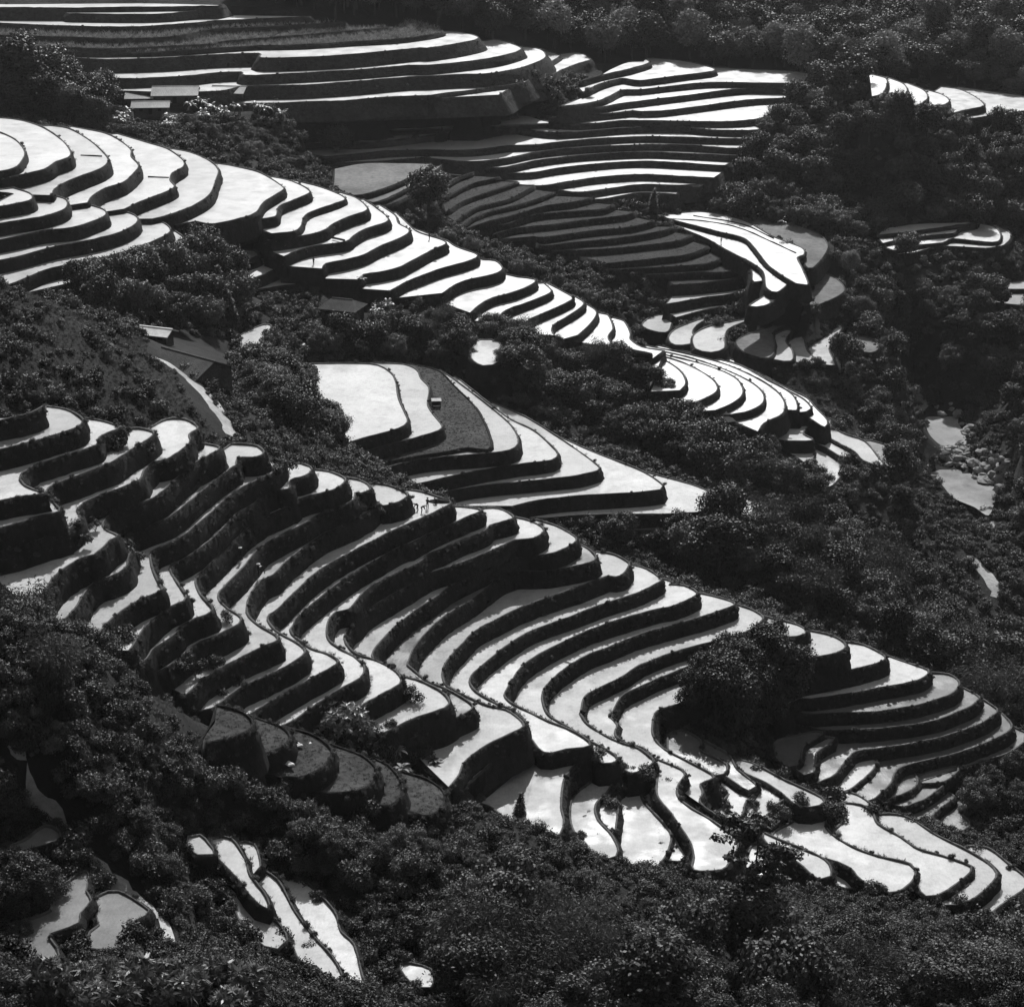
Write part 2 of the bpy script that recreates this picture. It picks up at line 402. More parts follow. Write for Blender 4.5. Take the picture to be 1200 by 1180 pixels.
FAM.append(('far_left', -86.5, "A -80,10 300,12 700,8 1000,4", [
 (1.6,'ripple',"A 1030,24 870,20 640,16 300,18 -80,20"),
 (1.2,'ripple',"A 1045,36 900,52 700,66 320,63 310,52 75,48 -80,42"),
 (2.2,'ripple',"B 450,78 440,80 200,87 0,97 A 900,106 700,120 500,124 300,120 75,110 -80,106"),
 (1.8,'cropfield',"B 612,100 370,118 0,135 A 800,168 500,178 330,172 75,165 -80,162"),
 (1.8,'cropfield',"B 825,125 600,145 400,162 0,195 A 1000,202 700,217 450,224 75,210 -80,205"),
 (2.6,'cropfield',"B 900,95 1030,130 1045,150 870,178 650,192 400,207 180,212 A 700,240 75,240 -80,238"),
 (1.2,'ripple',"C 60,145 160,150 236,175 150,200 0,222 B 950,220 650,250 400,264 225,267 210,247 0,252 A 760,267 500,274 350,270 75,265 -80,262"),
 (3.4,'ripple',"C 260,190 330,185 420,215 428,232 330,262 200,281 0,302 B 900,302 650,322 400,337 150,347 130,332 0,337 A 900,347 600,362 370,357 75,360 -80,360"),
 (2.4,'ripple',"C 430,215 520,228 545,262 500,290 400,320 270,340 150,344 0,352 B 900,354 650,376 400,392 150,398 A 1000,420 700,425"),
 (3.4,'ripple',"C 545,235 608,255 560,292 520,312 470,345 450,380 300,402 150,422 0,442 B 1000,440 800,447 600,465 430,468 300,475"),
 (2.0,'ripple',"C 615,250 700,245 752,275 700,292 620,322 540,362 400,400 330,440"),
]))
FAM.append(('amphitheatre', -108.0, "C 1000,265 930,268 850,300 800,330", [
 (1.3,'ripple',"C 1010,272 1020,290 940,316 850,336 760,356 700,378"),
 (1.6,'ripple',"C 1015,270 D 60,270 180,280 280,300 340,325 200,346 0,371 C 900,361 800,386 720,425"),
 (1.6,'ripple',"D 340,312 470,320 700,330 960,370 700,384 450,380 300,382 150,396 0,413 C 900,416 800,461 700,482 620,490"),
 (1.6,'ripple',"D 980,390 720,412 560,405 400,416 200,441 0,466 C 900,476 780,497 700,505"),
 (1.6,'ripple',"D 900,440 560,456 450,466 300,486 100,511 0,514 C 950,511 800,526 660,534 560,545"),
 (1.6,'ripple',"D 640,500 540,548 400,560 200,558 0,556 C 900,556 700,571 560,560 440,532 200,562 0,587 B 850,592 590,612"),
 (1.6,'ripple',"D 600,580 520,600 350,599 130,582 0,587 C 900,591 600,611 420,590 400,582 200,602 0,627 B 900,637 700,657 300,660"),
 (1.6,'ripple',"D 500,640 300,636 0,629 C 700,646 500,666 380,672 200,692 0,690 B 800,697 520,722"),
 (1.6,'ripple',"D 460,684 200,669 0,666 C 700,681 500,701 350,731 200,745 0,727 B 1000,722 800,742 600,750"),
 (1.6,'ripple',"D 440,719 200,706 0,701 C 700,716 500,741 350,771 200,768 70,767 0,775"),
 (1.6,'ripple',"D 390,762 200,751 0,743 C 800,753 600,776 470,796 270,800 200,815"),
 (1.6,'ripple',"D 340,820 150,809 0,804 C 800,816 650,836 530,856 420,850 350,830"),
 (1.6,'ripple',"D 180,854 0,851 C 850,866 700,886 560,870"),
 (1.6,'ripple',"D 165,894 0,889 C 900,901 800,917 700,920"),
]))
FAM.append(('far_right', -106.5, "L 430,140 470,145", [
 (1.0,'ripple',"L 480,148 540,165 542,200 520,240 480,250"),
 (1.8,'ripple',"L 545,160 620,190 637,225 600,257 560,270"),
 (1.8,'ripple',"L 640,188 715,220 732,255 700,282 640,300"),
 (1.8,'ripple',"L 735,220 800,240 832,266 810,286 700,318"),
 (1.8,'ripple',"L 800,205 880,216 960,255 992,292 920,308 780,340"),
 (1.8,'ripple',"L 880,205 1050,230 1200,252 1240,300 1180,314 1080,327 960,347 880,352"),
 (1.8,'ripple',"L 1260,320 1180,346 1080,357 960,372"),
]))
FAM.append(('far_bend', -136.5, "M 540,55 700,35 900,30", [
 (0.8,'ripple',"M 960,42 800,65 660,83 510,100"),
 (0.9,'ripple',"M 975,48 880,70 850,92 700,106 600,121 530,138"),
 (0.9,'ripple',"M 960,45 1040,62 1070,100 1055,130 1000,130 850,118 800,136 690,147 580,170"),
 (0.9,'ripple',"M 1050,55 1115,95 1085,145 1000,160 800,152 680,178 600,190"),
]))
FAM.append(('grass_steps', -96.0, "Q 985,728 960,760 930,810 930,860", [
 (2.0,'grassfield',"Q 1000,735 1110,768 1157,815 1130,850 1040,882 940,900"),
 (2.0,'grassfield',"R 60,508 130,540 178,585 130,622 40,642 -60,660"),
 (2.0,'grassfield',"R 190,555 310,600 347,642 320,682 240,716 120,735"),
 (2.0,'grassfield',"R 330,598 460,640 537,702 530,742 480,792 400,825"),
 (2.0,'grassfield',"R 540,680 680,730 747,792 740,832 680,886 580,895"),
 (2.0,'grassfield',"R 740,745 800,775 860,850 860,910 810,955 720,950"),
 (2.0,'grassfield',"R 870,805 980,840 1052,892 1052,952 1000,1002 900,985"),
]))
# single paddies: level, surface, outline
PADS = [
 (-131.5,'paddy',"T 545,408 640,392 740,386 690,430 640,480 612,530 600,650 612,720 585,780 520,790 390,705 300,640 200,600 240,540 400,450"),
 (-134.2,'paddy',"T 845,500 820,570 760,640 770,710 832,780 862,850 830,882 740,825 690,740 680,660 700,600 760,550"),
 (-134.6,'paddy',"W 75,230 68,330 52,385 0,345 -20,290 30,250"),
 (-136.4,'paddy',"W 172,188 198,240 290,340 322,390 300,470 260,525 230,560 140,545 95,470 88,400 100,280 130,220"),
 (-136.7,'paddy',"W 215,188 280,258 350,330 402,390 418,440 432,470 400,492 340,496 320,480 330,400 300,340 240,262"),
 (-139.8,'murky',"U 150,715 190,698 262,738 268,790 382,852 345,892 205,828 150,792"),
 (-140.1,'murky',"U 262,742 340,775 395,810 430,870 520,945 500,960 400,890 360,850 280,800"),
 (-140.7,'paddy',"W 600,108 705,160 712,178 662,240 646,292 560,295 540,280 580,250 620,200 590,150"),
 (-141.0,'paddy',"W 722,108 790,142 882,196 860,208 800,250 762,292 700,300 738,230 715,170"),
 (-140.6,'paddy',"W 630,48 700,58 850,138 960,188 1030,230 942,248 882,202 790,142 680,88"),
 (-142.7,'paddy',"X 245,300 180,303 120,338 35,388 100,420 250,480 330,502 400,540 442,585 560,640 640,600 662,548 640,526 500,492 400,458 300,402 250,352"),
 (-143.5,'paddy',"X 330,248 372,285 352,340 318,382 400,452 500,485 652,520 702,602 735,660 800,640 915,552 920,535 800,492 680,457 600,402 490,337 462,282 420,256"),
 (-144.2,'paddy',"X 488,308 560,298 640,313 760,390 900,460 1000,520 1035,560 1020,592 940,665 860,700 800,690 940,620 925,540 820,497 700,457 600,392 490,330"),
 (-145.8,'paddy',"X 915,452 1000,452 1090,520 1175,590 1165,625 1040,715 985,770 940,790 1020,690 1072,610 1050,560 980,500"),
 (-142.2,'paddy',"X -10,385 20,405 100,440 220,488 262,520 272,570 240,580 180,530 110,480 20,430"),
 (-144.4,'paddy',"X 110,478 200,500 255,545 265,590 180,580 130,540"),
 (-144.2,'paddy',"X 20,410 130,450 270,500 370,530 432,580 400,620 320,610 270,560 220,500 100,455"),
 (-143.8,'paddy',"W 400,565 480,558 500,590 500,655 440,650 405,610"),
 (-143.4,'paddy',"W 330,530 350,520 345,580 360,605 310,590"),
 (-143.6,'paddy',"W 730,440 790,420 815,450 800,520 760,560 700,560"),
 (-144.2,'paddy',"W 830,460 890,480 862,530 830,548"),
 (-145.0,'paddy',"W 820,560 840,575 800,630 740,650 700,645 780,620"),
 (-144.2,'paddy',"W 620,570 660,580 640,605 590,612"),
 (-146.2,'murky',"W 600,700 640,690 665,720 640,745 600,730"),
 (-145.7,'murky',"V 45,360 130,330 237,311 150,370 132,440 100,458 60,430"),
 (-146.1,'murky',"V 292,338 250,345 170,380 145,430 150,480 170,497 192,490 202,440 212,390"),
 (-148.8,'paddy',"V 470,418 484,440 462,482 400,540 345,572 325,545 360,470 400,430"),
 (-150.5,'murky',"V 600,508 650,488 672,540 620,580 560,602 510,632 495,620 560,570"),
 (-151.2,'murky',"V 690,535 802,530 760,572 700,612 620,642 580,638 640,610"),
 (-150.8,'murky',"V 690,518 780,488 862,474 800,526 690,531"),
 (-152.4,'murky',"V 790,583 842,600 780,650 740,690 745,712 700,702 680,680"),
 (-153.4,'murky',"V 890,618 935,618 880,690 912,720 890,752 810,742 790,720 830,680"),
 (-147.2,'paddy',"V 350,590 400,600 460,640 490,680 440,670 380,640 340,620"),
 (-151.5,'flood',"I 670,512 720,520 792,568 752,600 742,625 785,652 640,647 605,625 660,570"),
 (-153.5,'flood',"I 775,640 830,618 872,650 940,680 1003,710 940,727 880,692"),
 (-154.5,'flood',"I 780,655 880,692 937,730 932,790 870,864 848,850 840,790 800,720"),
 (-154.0,'flood',"I 648,650 750,655 788,690 778,755 740,735 680,690"),
 (-153.0,'flood',"I 865,556 872,590 940,628 1025,658 1095,740 1112,765 1040,745 1000,704 940,672 860,625 845,600"),
 (-155.5,'murky',"I 1035,656 1100,668 1172,698 1190,770 1112,765"),
 (-148.5,'flood',"K 1045,648 1100,658 1190,690 1190,750 1060,765"),
 (-134.5,'ripple',"H 515,95 560,80 640,66 850,108 1000,188 1133,240 1138,270 1108,282 1130,330 1158,408 1120,402 1000,322 930,237 880,192 760,162 610,122"),
 (-135.5,'ripple',"H 515,112 610,125 760,165 880,195 930,240 1000,325 1073,378 1020,440 985,420 970,345 900,297 820,257 720,200 600,150"),
 (-136.7,'ripple',"H 903,293 960,320 992,346 960,388 925,392 920,350"),
 (-137.2,'ripple',"H 1060,378 1032,440 1030,462 960,502 905,507 990,450"),
 (-146.0,'flood',"H 942,554 880,570 720,602 650,642 660,702 720,717 770,702 775,650 790,610 860,580"),
 (-146.5,'flood',"H 682,568 620,590 560,617 535,652 560,682 640,672 625,622 650,590"),
 (-147.0,'flood',"H 552,543 450,560 415,600 505,625 530,580"),
 (-146.5,'field',"H 848,680 870,650 1000,600 1112,558 1060,592 1000,622 1005,692 980,742 890,722"),
 (-147.0,'flood',"H 1080,618 1010,650 1010,702 1000,742 1080,757 1085,710 1055,665"),
 (-147.8,'flood',"I 742,178 700,195 690,222 710,287 802,292 762,240 750,200"),
 (-148.4,'flood',"I 922,123 880,170 788,230 800,262 850,302 892,307 860,230 890,190"),
 (-149.0,'field',"I 1008,178 1060,188 1092,220 1060,247 1008,225"),
 (-147.0,'flood',"I 770,70 720,110 740,120 775,95"),
 (-136.2,'field',"H 850,105 1000,120 1180,160 1250,230 1180,330 1160,300 1140,240 1000,180"),
 (-142.0,'field',"M 210,270 290,290 340,360 180,435 200,380 225,350 210,310"),
 (-124.5,'flood',"F 100,880 150,830 250,790 235,850 205,905 160,925"),
 (-131.5,'flood',"G 420,900 450,860 520,870 520,960 460,975 415,945"),
 (-131.0,'flood',"G 310,740 340,700 420,690 400,730 370,770 320,760"),
 (-141.0,'flood',"G 960,895 1060,915 1190,945 1190,965 1080,935 960,915"),
 (-148.0,'flood',"M 1130,320 1250,318 1250,345 1040,345"),
 (-149.0,'flood',"M 1020,360 1250,352 1250,420 1120,418 1020,395"),
 (-103.0,'paddy',"Z 90,400 130,392 165,430 190,470 130,470 95,440"),
 (-104.0,'paddy',"Z 200,408 270,408 332,500 352,570 420,660 442,722 370,652 330,592 270,532 225,482"),
 (-105.2,'paddy',"Z 240,580 330,620 400,702 502,822 525,872 490,905 440,892 350,812 310,732 300,682 245,642"),
 (-105.0,'paddy',"Z 308,430 376,432 402,530 382,562 342,500"),
 (-106.0,'paddy',"Z 395,555 480,598 562,742 642,852 732,952 775,1032 760,1065 680,985 610,962 570,882 512,802 460,742 440,682"),
 (-107.0,'paddy',"Z 515,578 600,598 742,742 772,832 832,892 872,1042 905,1115 830,1065 780,1002 722,902 640,802 580,702"),
 (-108.5,'paddy',"Z 1070,985 1190,1008 1190,1085 1120,1065"),
 (-97.0,'murky',"Y -40,470 75,432 140,402 210,350 267,395 150,442"),
 (-98.5,'murky',"Y -40,820 75,802 130,782 240,742 252,662 330,602 392,558 385,650 407,690 355,750 350,792 220,842 213,862 258,940 190,1005 140,965 75,902 -40,880"),
 (-99.5,'murky',"Y 468,668 540,653 673,735 660,752 590,792 580,822 658,860 620,893 415,905 430,832 470,800 452,740"),
 (-97.8,'murky',"Y 100,680 150,640 205,642 180,690 120,705"),
]
# ------------------------------------------------------------------ terraces
def link(o, parent=None):
    C.objects.link(o)
    if parent is not None:
        o.parent = parent
    return o
def tag(o, label=None, cat=None, group=None, kind=None):
    if label: o['label'] = label
    if cat: o['category'] = cat
    if group: o['group'] = group
    if kind: o['kind'] = kind
    return o
def mesh_np(name, V, F, mats, midx=None, smooth_shade=False):
    me = bpy.data.meshes.new(name)
    me.from_pydata([tuple(map(float, v)) for v in V], [], [tuple(map(int, f)) for f in F])
    for m in mats:
        me.materials.append(m)
    if midx is not None:
        me.polygons.foreach_set('material_index', np.array(midx, dtype=np.int32))
    if smooth_shade:
        me.polygons.foreach_set('use_smooth', np.ones(len(me.polygons), dtype=bool))
    me.update()
    return me

VERBOSE = False
BANKPTS = []
SURFPOLY = []
SLABS = []       # (poly, z, drop)
def wobble(n, amp, period):
    s = np.arange(n)
    o = np.zeros(n)
    for k in (1, 2.3, 4.9):
        o += np.sin(s * 2 * np.pi * k / period + rng.uniform(0, 6.28)) * amp / k
    return o
def build_slab(poly, back, z, h, surf, near, batter=0.26, bank='bank', pad=False):
    """one terrace: level surface, mud bund round the free edge, battered bank below"""
    P = np.array(poly)
    keep = np.ones(len(P), bool)
    d = np.linalg.norm(P - np.roll(P, 1, 0), axis=1)
    keep = d > 0.05
    P, back = P[keep], np.array(back)[keep]
    area = 0.5 * np.sum(P[:, 0] * np.roll(P[:, 1], -1) - np.roll(P[:, 0], -1) * P[:, 1])
    if area < 0:
        P, back = P[::-1].copy(), back[::-1].copy()
    n = len(P)
    e = np.roll(P, -1, 0) - P
    e /= np.maximum(np.linalg.norm(e, axis=1, keepdims=True), 1e-6)
    en = np.stack([e[:, 1], -e[:, 0]], 1)
    vn = en + np.roll(en, 1, 0)
    L = np.linalg.norm(vn, axis=1, keepdims=True)
    vn = vn / np.maximum(L, 0.5)
    w = 0.36 if near else 0.32
    close = np.linalg.norm(P.mean(0)) < 190
    if close: w = 0.2
    if surf in ('grassfield', 'cropfield', 'field'):
        w = 0.25
    # the readings follow the water's edge: the bund stands outside them
    P = P + np.where(back, 0.0, w + (0.15 if close else 0.35) * pad)[:, None] * vn
    SURFPOLY.append((P, z, surf))
    SLABS.append((P, z, h, 0.9 if pad else 2.6))
    # places for grass on the bank
    fi = np.nonzero(~back)[0]
    seg = float(np.mean(d[keep]))
    cnt = int(len(fi) * seg * (1.6 + h) * (1.7 if near else 0.35))
    if len(fi) and cnt:
        k = rng.choice(fi, cnt)
        t = rng.random(cnt)**2.0
        q = P[k] + e[k] * (rng.random(cnt)[:, None] * seg) if False else P[k]
        off = (0.10 + batter * h * t)[:, None] * vn[k]
        BANKPTS.append(np.column_stack([q + off + rng.normal(0, 0.2, (cnt, 2)) * 0.5, z - h * t - 0.05]))
    # surface
    try:
        r = delaunay_2d_cdt([Vector((p[0], p[1])) for p in P], [], [list(range(n))], 1, 1e-4)
        wv = [(v.x, v.y, z - 0.10) for v in r[0]]
        wf = [tuple(f) for f in r[2]]
    except Exception:
        wv, wf = [(p[0], p[1], z - 0.10) for p in P], [tuple(range(n))]
    wm = mesh_np('paddy_surface', wv, wf, [M[surf]])
    # bank
    fr = np.where(back, 0.0, 1.0)[:, None]
    jit = (wobble(n, 0.07, 23) + rng.normal(0, 0.03, n))[:, None]
    zj = wobble(n, 0.05, 17) + rng.normal(0, 0.025, n)
    rows = [(-w * (1 + jit) * fr * vn, -0.2 + 0 * zj, 0), (-w * 0.75 * (1 + jit) * fr * vn, 0.10 + zj, 0),
            (-w * 0.15 * fr * vn, 0.13 + zj, 1), (0.12 * fr * vn * (1 + jit), -0.05 + zj, 1)]
    depth = h + 3.0
    for k, t in enumerate((0.22, 0.5, 0.8, 1.0, None)):
        dz = h * t if t else depth
        bul = (0.14 * math.sin(math.pi * min(1, t or 1)) + wobble(n, 0.10, 31 + 7 * k) + rng.normal(0, 0.05, n))
        rows.append((((batter * dz + 0.12 + bul) * 1.0)[:, None] * vn if hasattr(bul, '__len__') else 0, np.full(n, -dz), 1))
    V, F, mi = [], [], []
    for off, dz, m in rows:
        V.append(np.column_stack([P + off, z + dz]))
    V = np.concatenate(V)
    for k in range(len(rows) - 1):
        m = 0 if k < 1 else rows[k][2]
        for i in range(n):
            j = (i + 1) % n
            F.append((k * n + j, k * n + i, (k + 1) * n + i, (k + 1) * n + j))
            mi.append(m)
    bm_ = mesh_np('terrace_bank', V, F, [M['bund'] if surf not in ('grassfield', 'cropfield') else M[bank], M[bank]], mi, True)
    return bm_, wm

def front(px):
    """lowest picture row of a polyline for each column"""
    q = smooth(px, 2.0)
    f = {}
    for u, v in q:
        k = int(u // 4)
        if k not in f or v > f[k]:
            f[k] = v
    return f
def tan_dep(u, v):
    d = ray(u, v)
    return -d[2] / d[1]
TERR = []
for name, z0, back_s, lips in FAM:
    z = z0
    zb = z0
    prev = [at(u, v, zb) for u, v in parse(back_s)]
    prev = smooth(prev, 1.5)
    hs = [l[0] for l in lips]
    bat = {'far_left': 0.7, 'amphitheatre': 0.55, 'grassy_spur': 0.45}.get(name, 0.26)
    for i, (h, surf, s) in enumerate(lips):
        px = parse(s)
        fr_ = front(px)
        if i > 0:
            # a step never drops so far that the lower terrace would fall behind the upper one
            lim = []
            for k, v in fr_.items():
                if k in pf and v > pf[k] + 0.5:
                    dprev = -z / tan_dep(k * 4 + 2, pf[k])
                    lim.append((dprev - (bat + 0.15) * h) * tan_dep(k * 4 + 2, v) + z)
            if len(lim) > 3:
                q = float(np.percentile(lim, 30))
                if q < h:
                    if VERBOSE: print('drop', name, i, h, '->', round(max(0.5, q), 2))
                    h = max(0.5, q)
            hs[i] = h
        pf = fr_
        z = z - h
        W = [at(u, v, z) for u, v in px]
        dist = np.mean([np.linalg.norm(w) for w in W])
        near = dist < 330
        cur = smooth(W, 0.9 if near else 1.8)
        if i == 0 and np.linalg.norm(prev[0] - cur[0]) + np.linalg.norm(prev[-1] - cur[-1]) > np.linalg.norm(prev[-1] - cur[0]) + np.linalg.norm(prev[0] - cur[-1]):
            prev = prev[::-1]
        poly = np.concatenate([cur, prev[::-1]])
        back = np.concatenate([np.zeros(len(cur), bool), np.ones(len(prev), bool)])
        hb = hs[i + 1] if i + 1 < len(hs) else 2.2
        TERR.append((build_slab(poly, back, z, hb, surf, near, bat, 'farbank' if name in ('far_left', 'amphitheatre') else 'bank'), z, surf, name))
        prev = cur
for z, surf, s in PADS:
    W = [at(u, v, z) for u, v in parse(s)]
    dist = np.mean([np.linalg.norm(w) for w in W])
    cur = smooth(W, 0.9 if dist < 330 else 1.6, closed=True)
    TERR.append((build_slab(cur, np.zeros(len(cur), bool), z, 1.2, surf, dist < 330, pad=True), z, surf, 'pad'))

# ------------------------------------------------------------------ ground: one sheet through and beyond the terraces
CTRL = []
for P, z, h, cp in SLABS:
    st = max(1, int(5.0 / max(0.5, np.linalg.norm(P[1] - P[0]))))
    for p in P[::st]:
        CTRL.append((p[0], p[1], z - (2.4 if cp > 1 else 0.6)))
GP = [  # u, v, z of ground readings between the terraces
 (-100,-10,-86),(150,-40,-80),(450,30,-97),(500,0,-92),(600,30,-98),(800,60,-107),(800,20,-102),(800,-30,-90),(1100,70,-112),
 (1100,20,-104),(1100,-30,-92),(1300,20,-100),(600,-30,-86),(60,112,-105),(120,140,-106),(200,120,-107),(270,117,-107.5),(330,130,-109),(150,155,-106.5),(260,175,-109),(370,205,-114),
 (900,268,-139),(880,200,-130),(1000,200,-131),(950,150,-120),(1000,120,-113),(1040,130,-115),(1150,200,-131),(1100,262,-139),(1200,165,-121),(1250,230,-135),(1000,262,-139),(1060,230,-135),(830,240,-134),(730,235,-131),
 (1000,310,-145),(945,350,-143.5),(960,330,-141.5),(1000,360,-151),(1080,330,-146),(1150,330,-147),(1150,400,-155),(1210,380,-150),(1210,450,-157),(1050,440,-163),(1080,465,-167),(1120,495,-171.6),(1105,520,-171.6),(1125,525,-171.6),(1105,560,-173.6),(1135,575,-173.6),(1150,590,-173.6),(1110,640,-175.6),(1165,610,-174.5),(1170,690,-177),
 (1160,450,-164),(1210,520,-160),(1220,600,-166),(1060,520,-166),(1080,600,-170),(1230,690,-170),(1200,740,-174),
 (700,645,-147),(850,640,-149),(870,672,-151),(1000,700,-160),(1000,650,-163),(1100,760,-165),(1200,860,-161),(1100,700,-168),(780,660,-150),(620,615,-141),(950,610,-155),
 (20,345,-81),(20,420,-83),(100,385,-87),(100,440,-87.5),(190,418,-95),(190,460,-92),(250,480,-97),(270,510,-99),(60,360,-84),
 (230,428,-110),(180,395,-108),(300,440,-113),(340,500,-117),(400,520,-124),(340,460,-118),
 (200,335,-115),(270,360,-119),(140,310,-114),(80,320,-112),(400,362,-127),(470,350,-128),(480,400,-133),(560,430,-138),(640,455,-142),(720,480,-146),(800,520,-149),(880,560,-152),(930,580,-154),(560,300,-128),(600,320,-130),(660,350,-136),(700,370,-139),(480,255,-122),(540,285,-126),
 (730,400,-142),(800,420,-146),(880,410,-147),(950,430,-150),(990,440,-151),(900,360,-146),(1000,420,-150),(1000,480,-157),(1040,540,-159),
 (20,720,-84),(60,760,-86),(130,790,-90),(250,830,-96),(400,890,-104),(540,955,-111),(650,990,-116),(750,1030,-120),(900,1062,-126),(1050,1062,-132),(1200,1090,-138),
 (200,950,-98),(100,900,-92),(400,1000,-105),(480,1040,-108),(320,990,-104),(190,1010,-100),(100,1150,-94),(180,1150,-93),(20,1160,-93),(600,1100,-112),(800,1150,-118),(1000,1150,-124),(1180,1170,-128),(240,1120,-98),(20,900,-91),
 (100,1250,-88),(600,1250,-98),(1100,1250,-110),(1300,1100,-140),(-60,800,-86),(-60,1000,-90),(-80,500,-80),(-80,300,-100),(-80,200,-96),
 (1240,900,-160),(1230,1000,-152),(1130,870,-158),(1160,930,-157),
]
for u, v, z in GP:
    p = at(u, v, z)
    CTRL.append((p[0], p[1], z))
for x in (-330, -160, 0, 160, 330):
    CTRL += [(x, 60, -56), (x, 830, -92), (x, 960, -72), (x, 1120, -60)]
for y in (160, 300, 450, 600):
    CTRL += [(-330, y, -70 + 0.02 * y), (330, y, -120)]
CT = np.array(CTRL)
# drop near-duplicates
kept = []
cellset = set()
for c in CT:
    k = (int(c[0] // 3), int(c[1] // 3))
    if k in cellset: continue
    cellset.add(k); kept.append(c)
CT = np.array(kept)
if len(CT) > 2600:
    nm = len(CT)
    CT = CT[rng.permutation(nm)[:2600]]
def phi(a, b):
    d2 = (a[:, None, 0] - b[None, :, 0])**2 + (a[:, None, 1] - b[None, :, 1])**2
    return np.sqrt(d2 + 4.0)
A = phi(CT, CT)
n = len(CT)
A = A - np.eye(n) * 0.6
Pm = np.column_stack([np.ones(n), CT[:, 0], CT[:, 1]])
K = np.block([[A, Pm], [Pm.T, np.zeros((3, 3))]])
sol = np.linalg.solve(K, np.concatenate([CT[:, 2], np.zeros(3)]))
GS = 2.5
gx = np.arange(-330, 331, GS)
gy = np.arange(60, 1121, GS)
GX, GY = np.meshgrid(gx, gy)
flat = np.column_stack([GX.ravel(), GY.ravel()])
TZ = np.empty(len(flat))
for i in range(0, len(flat), 8000):
    q = flat[i:i + 8000]
    TZ[i:i + 8000] = phi(q, CT) @ sol[:n] + sol[n] + q @ sol[n + 1:]
TZ = TZ.reshape(GX.shape)
TZ += 0.5 * np.sin(GX * 0.31 + 1.3 * np.sin(GY * 0.17)) * np.sin(GY * 0.27 + np.sin(GX * 0.21))
SLAB_Z = np.full(GX.shape, -1e9)
SLAB_C = np.zeros(GX.shape)
def inside(poly, X, Y):
    r = np.zeros(X.shape, bool)
    x0, y0 = poly[:, 0], poly[:, 1]
    x1, y1 = np.roll(x0, -1), np.roll(y0, -1)
    for a, b, c, d in zip(x0, y0, x1, y1):
        if b == d: continue
        cnd = (b > Y) != (d > Y)
        r ^= cnd & (X < (c - a) * (Y - b) / (d - b) + a)
    return r
CAP = np.full(GX.shape, 1e9)
for P, z, h, cp in SLABS:
    i0, i1 = np.searchsorted(gx, [P[:, 0].min() - 3, P[:, 0].max() + 3])
    j0, j1 = np.searchsorted(gy, [P[:, 1].min() - 3, P[:, 1].max() + 3])
    if i1 <= i0 or j1 <= j0: continue
    X, Y = GX[j0:j1, i0:i1], GY[j0:j1, i0:i1]
    m = inside(P, X, Y)
    top_ = m & (z > SLAB_Z[j0:j1, i0:i1])
    SLAB_C[j0:j1, i0:i1][top_] = cp
    SLAB_Z[j0:j1, i0:i1] = np.where(m, np.maximum(SLAB_Z[j0:j1, i0:i1], z), SLAB_Z[j0:j1, i0:i1])
T_ = np.where(SLAB_Z > -1e8, SLAB_Z - SLAB_C, 1e9)
Tp = np.pad(T_, 1, constant_values=1e9)
for dj in (0, 1, 2):
    for di in (0, 1, 2):
        CAP = np.minimum(CAP, Tp[dj:dj + T_.shape[0], di:di + T_.shape[1]])
POOLS = [(-171.0, "M 735,945 860,940 900,1000 910,1070 860,1095 790,1060 745,1010"), (-172.9, "N 745,280 850,275 930,298 990,345 1060,365 1040,415 1010,480 950,445 860,405 810,350"),
         (-169.5, "M 630,800 720,808 740,880 690,910 640,860"), (-175.0, "N 760,560 870,595 940,635 870,680 780,660"), (-174.2, "N 985,490 1060,500 1090,560 1040,590 990,545")]
TZ = np.minimum(TZ, CAP)
for z, s in POOLS:
    Q = np.array([at(u, v, z) for u, v in parse(s)])
    m = inside(Q, GX, GY)
    TZ = np.where(m, z - 0.5, TZ)
    ring = np.zeros_like(m)
    ring[2:-2, 2:-2] = m[4:, 2:-2] | m[:-4, 2:-2] | m[2:-2, 4:] | m[2:-2, :-4] | m[3:-1, 3:-1] | m[1:-3, 1:-3]
    TZ = np.where(ring & ~m, np.minimum(TZ, z + 0.15), TZ)
ny, nx = GX.shape
ids = np.arange(ny * nx).reshape(ny, nx)
quads = np.stack([ids[:-1, :-1], ids[:-1, 1:], ids[1:, 1:], ids[1:, :-1]], -1).reshape(-1, 4)
me = bpy.data.meshes.new('hillside')
me.vertices.add(ny * nx)
me.vertices.foreach_set('co', np.column_stack([flat, TZ.ravel()]).ravel())
me.loops.add(len(quads) * 4)
me.loops.foreach_set('vertex_index', quads.ravel().astype(np.int32))
me.polygons.add(len(quads))
me.polygons.foreach_set('loop_start', np.arange(0, len(quads) * 4, 4, dtype=np.int32))
me.polygons.foreach_set('use_smooth', np.ones(len(quads), bool))
me.update(calc_edges=True)
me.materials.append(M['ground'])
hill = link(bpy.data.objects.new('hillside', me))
tag(hill, 'dark overgrown hillside that carries the stepped rice terraces', 'hillside', kind='structure')
for (bm_, wm), z, surf, fam in TERR:
    b = link(bpy.data.objects.new('rice_terrace', bm_), hill)
    if surf in ('grassfield', 'cropfield', 'field'):
        nm = 'field_surface'
    else:
        nm = 'paddy_water'
    link(bpy.data.objects.new(nm, wm), b)

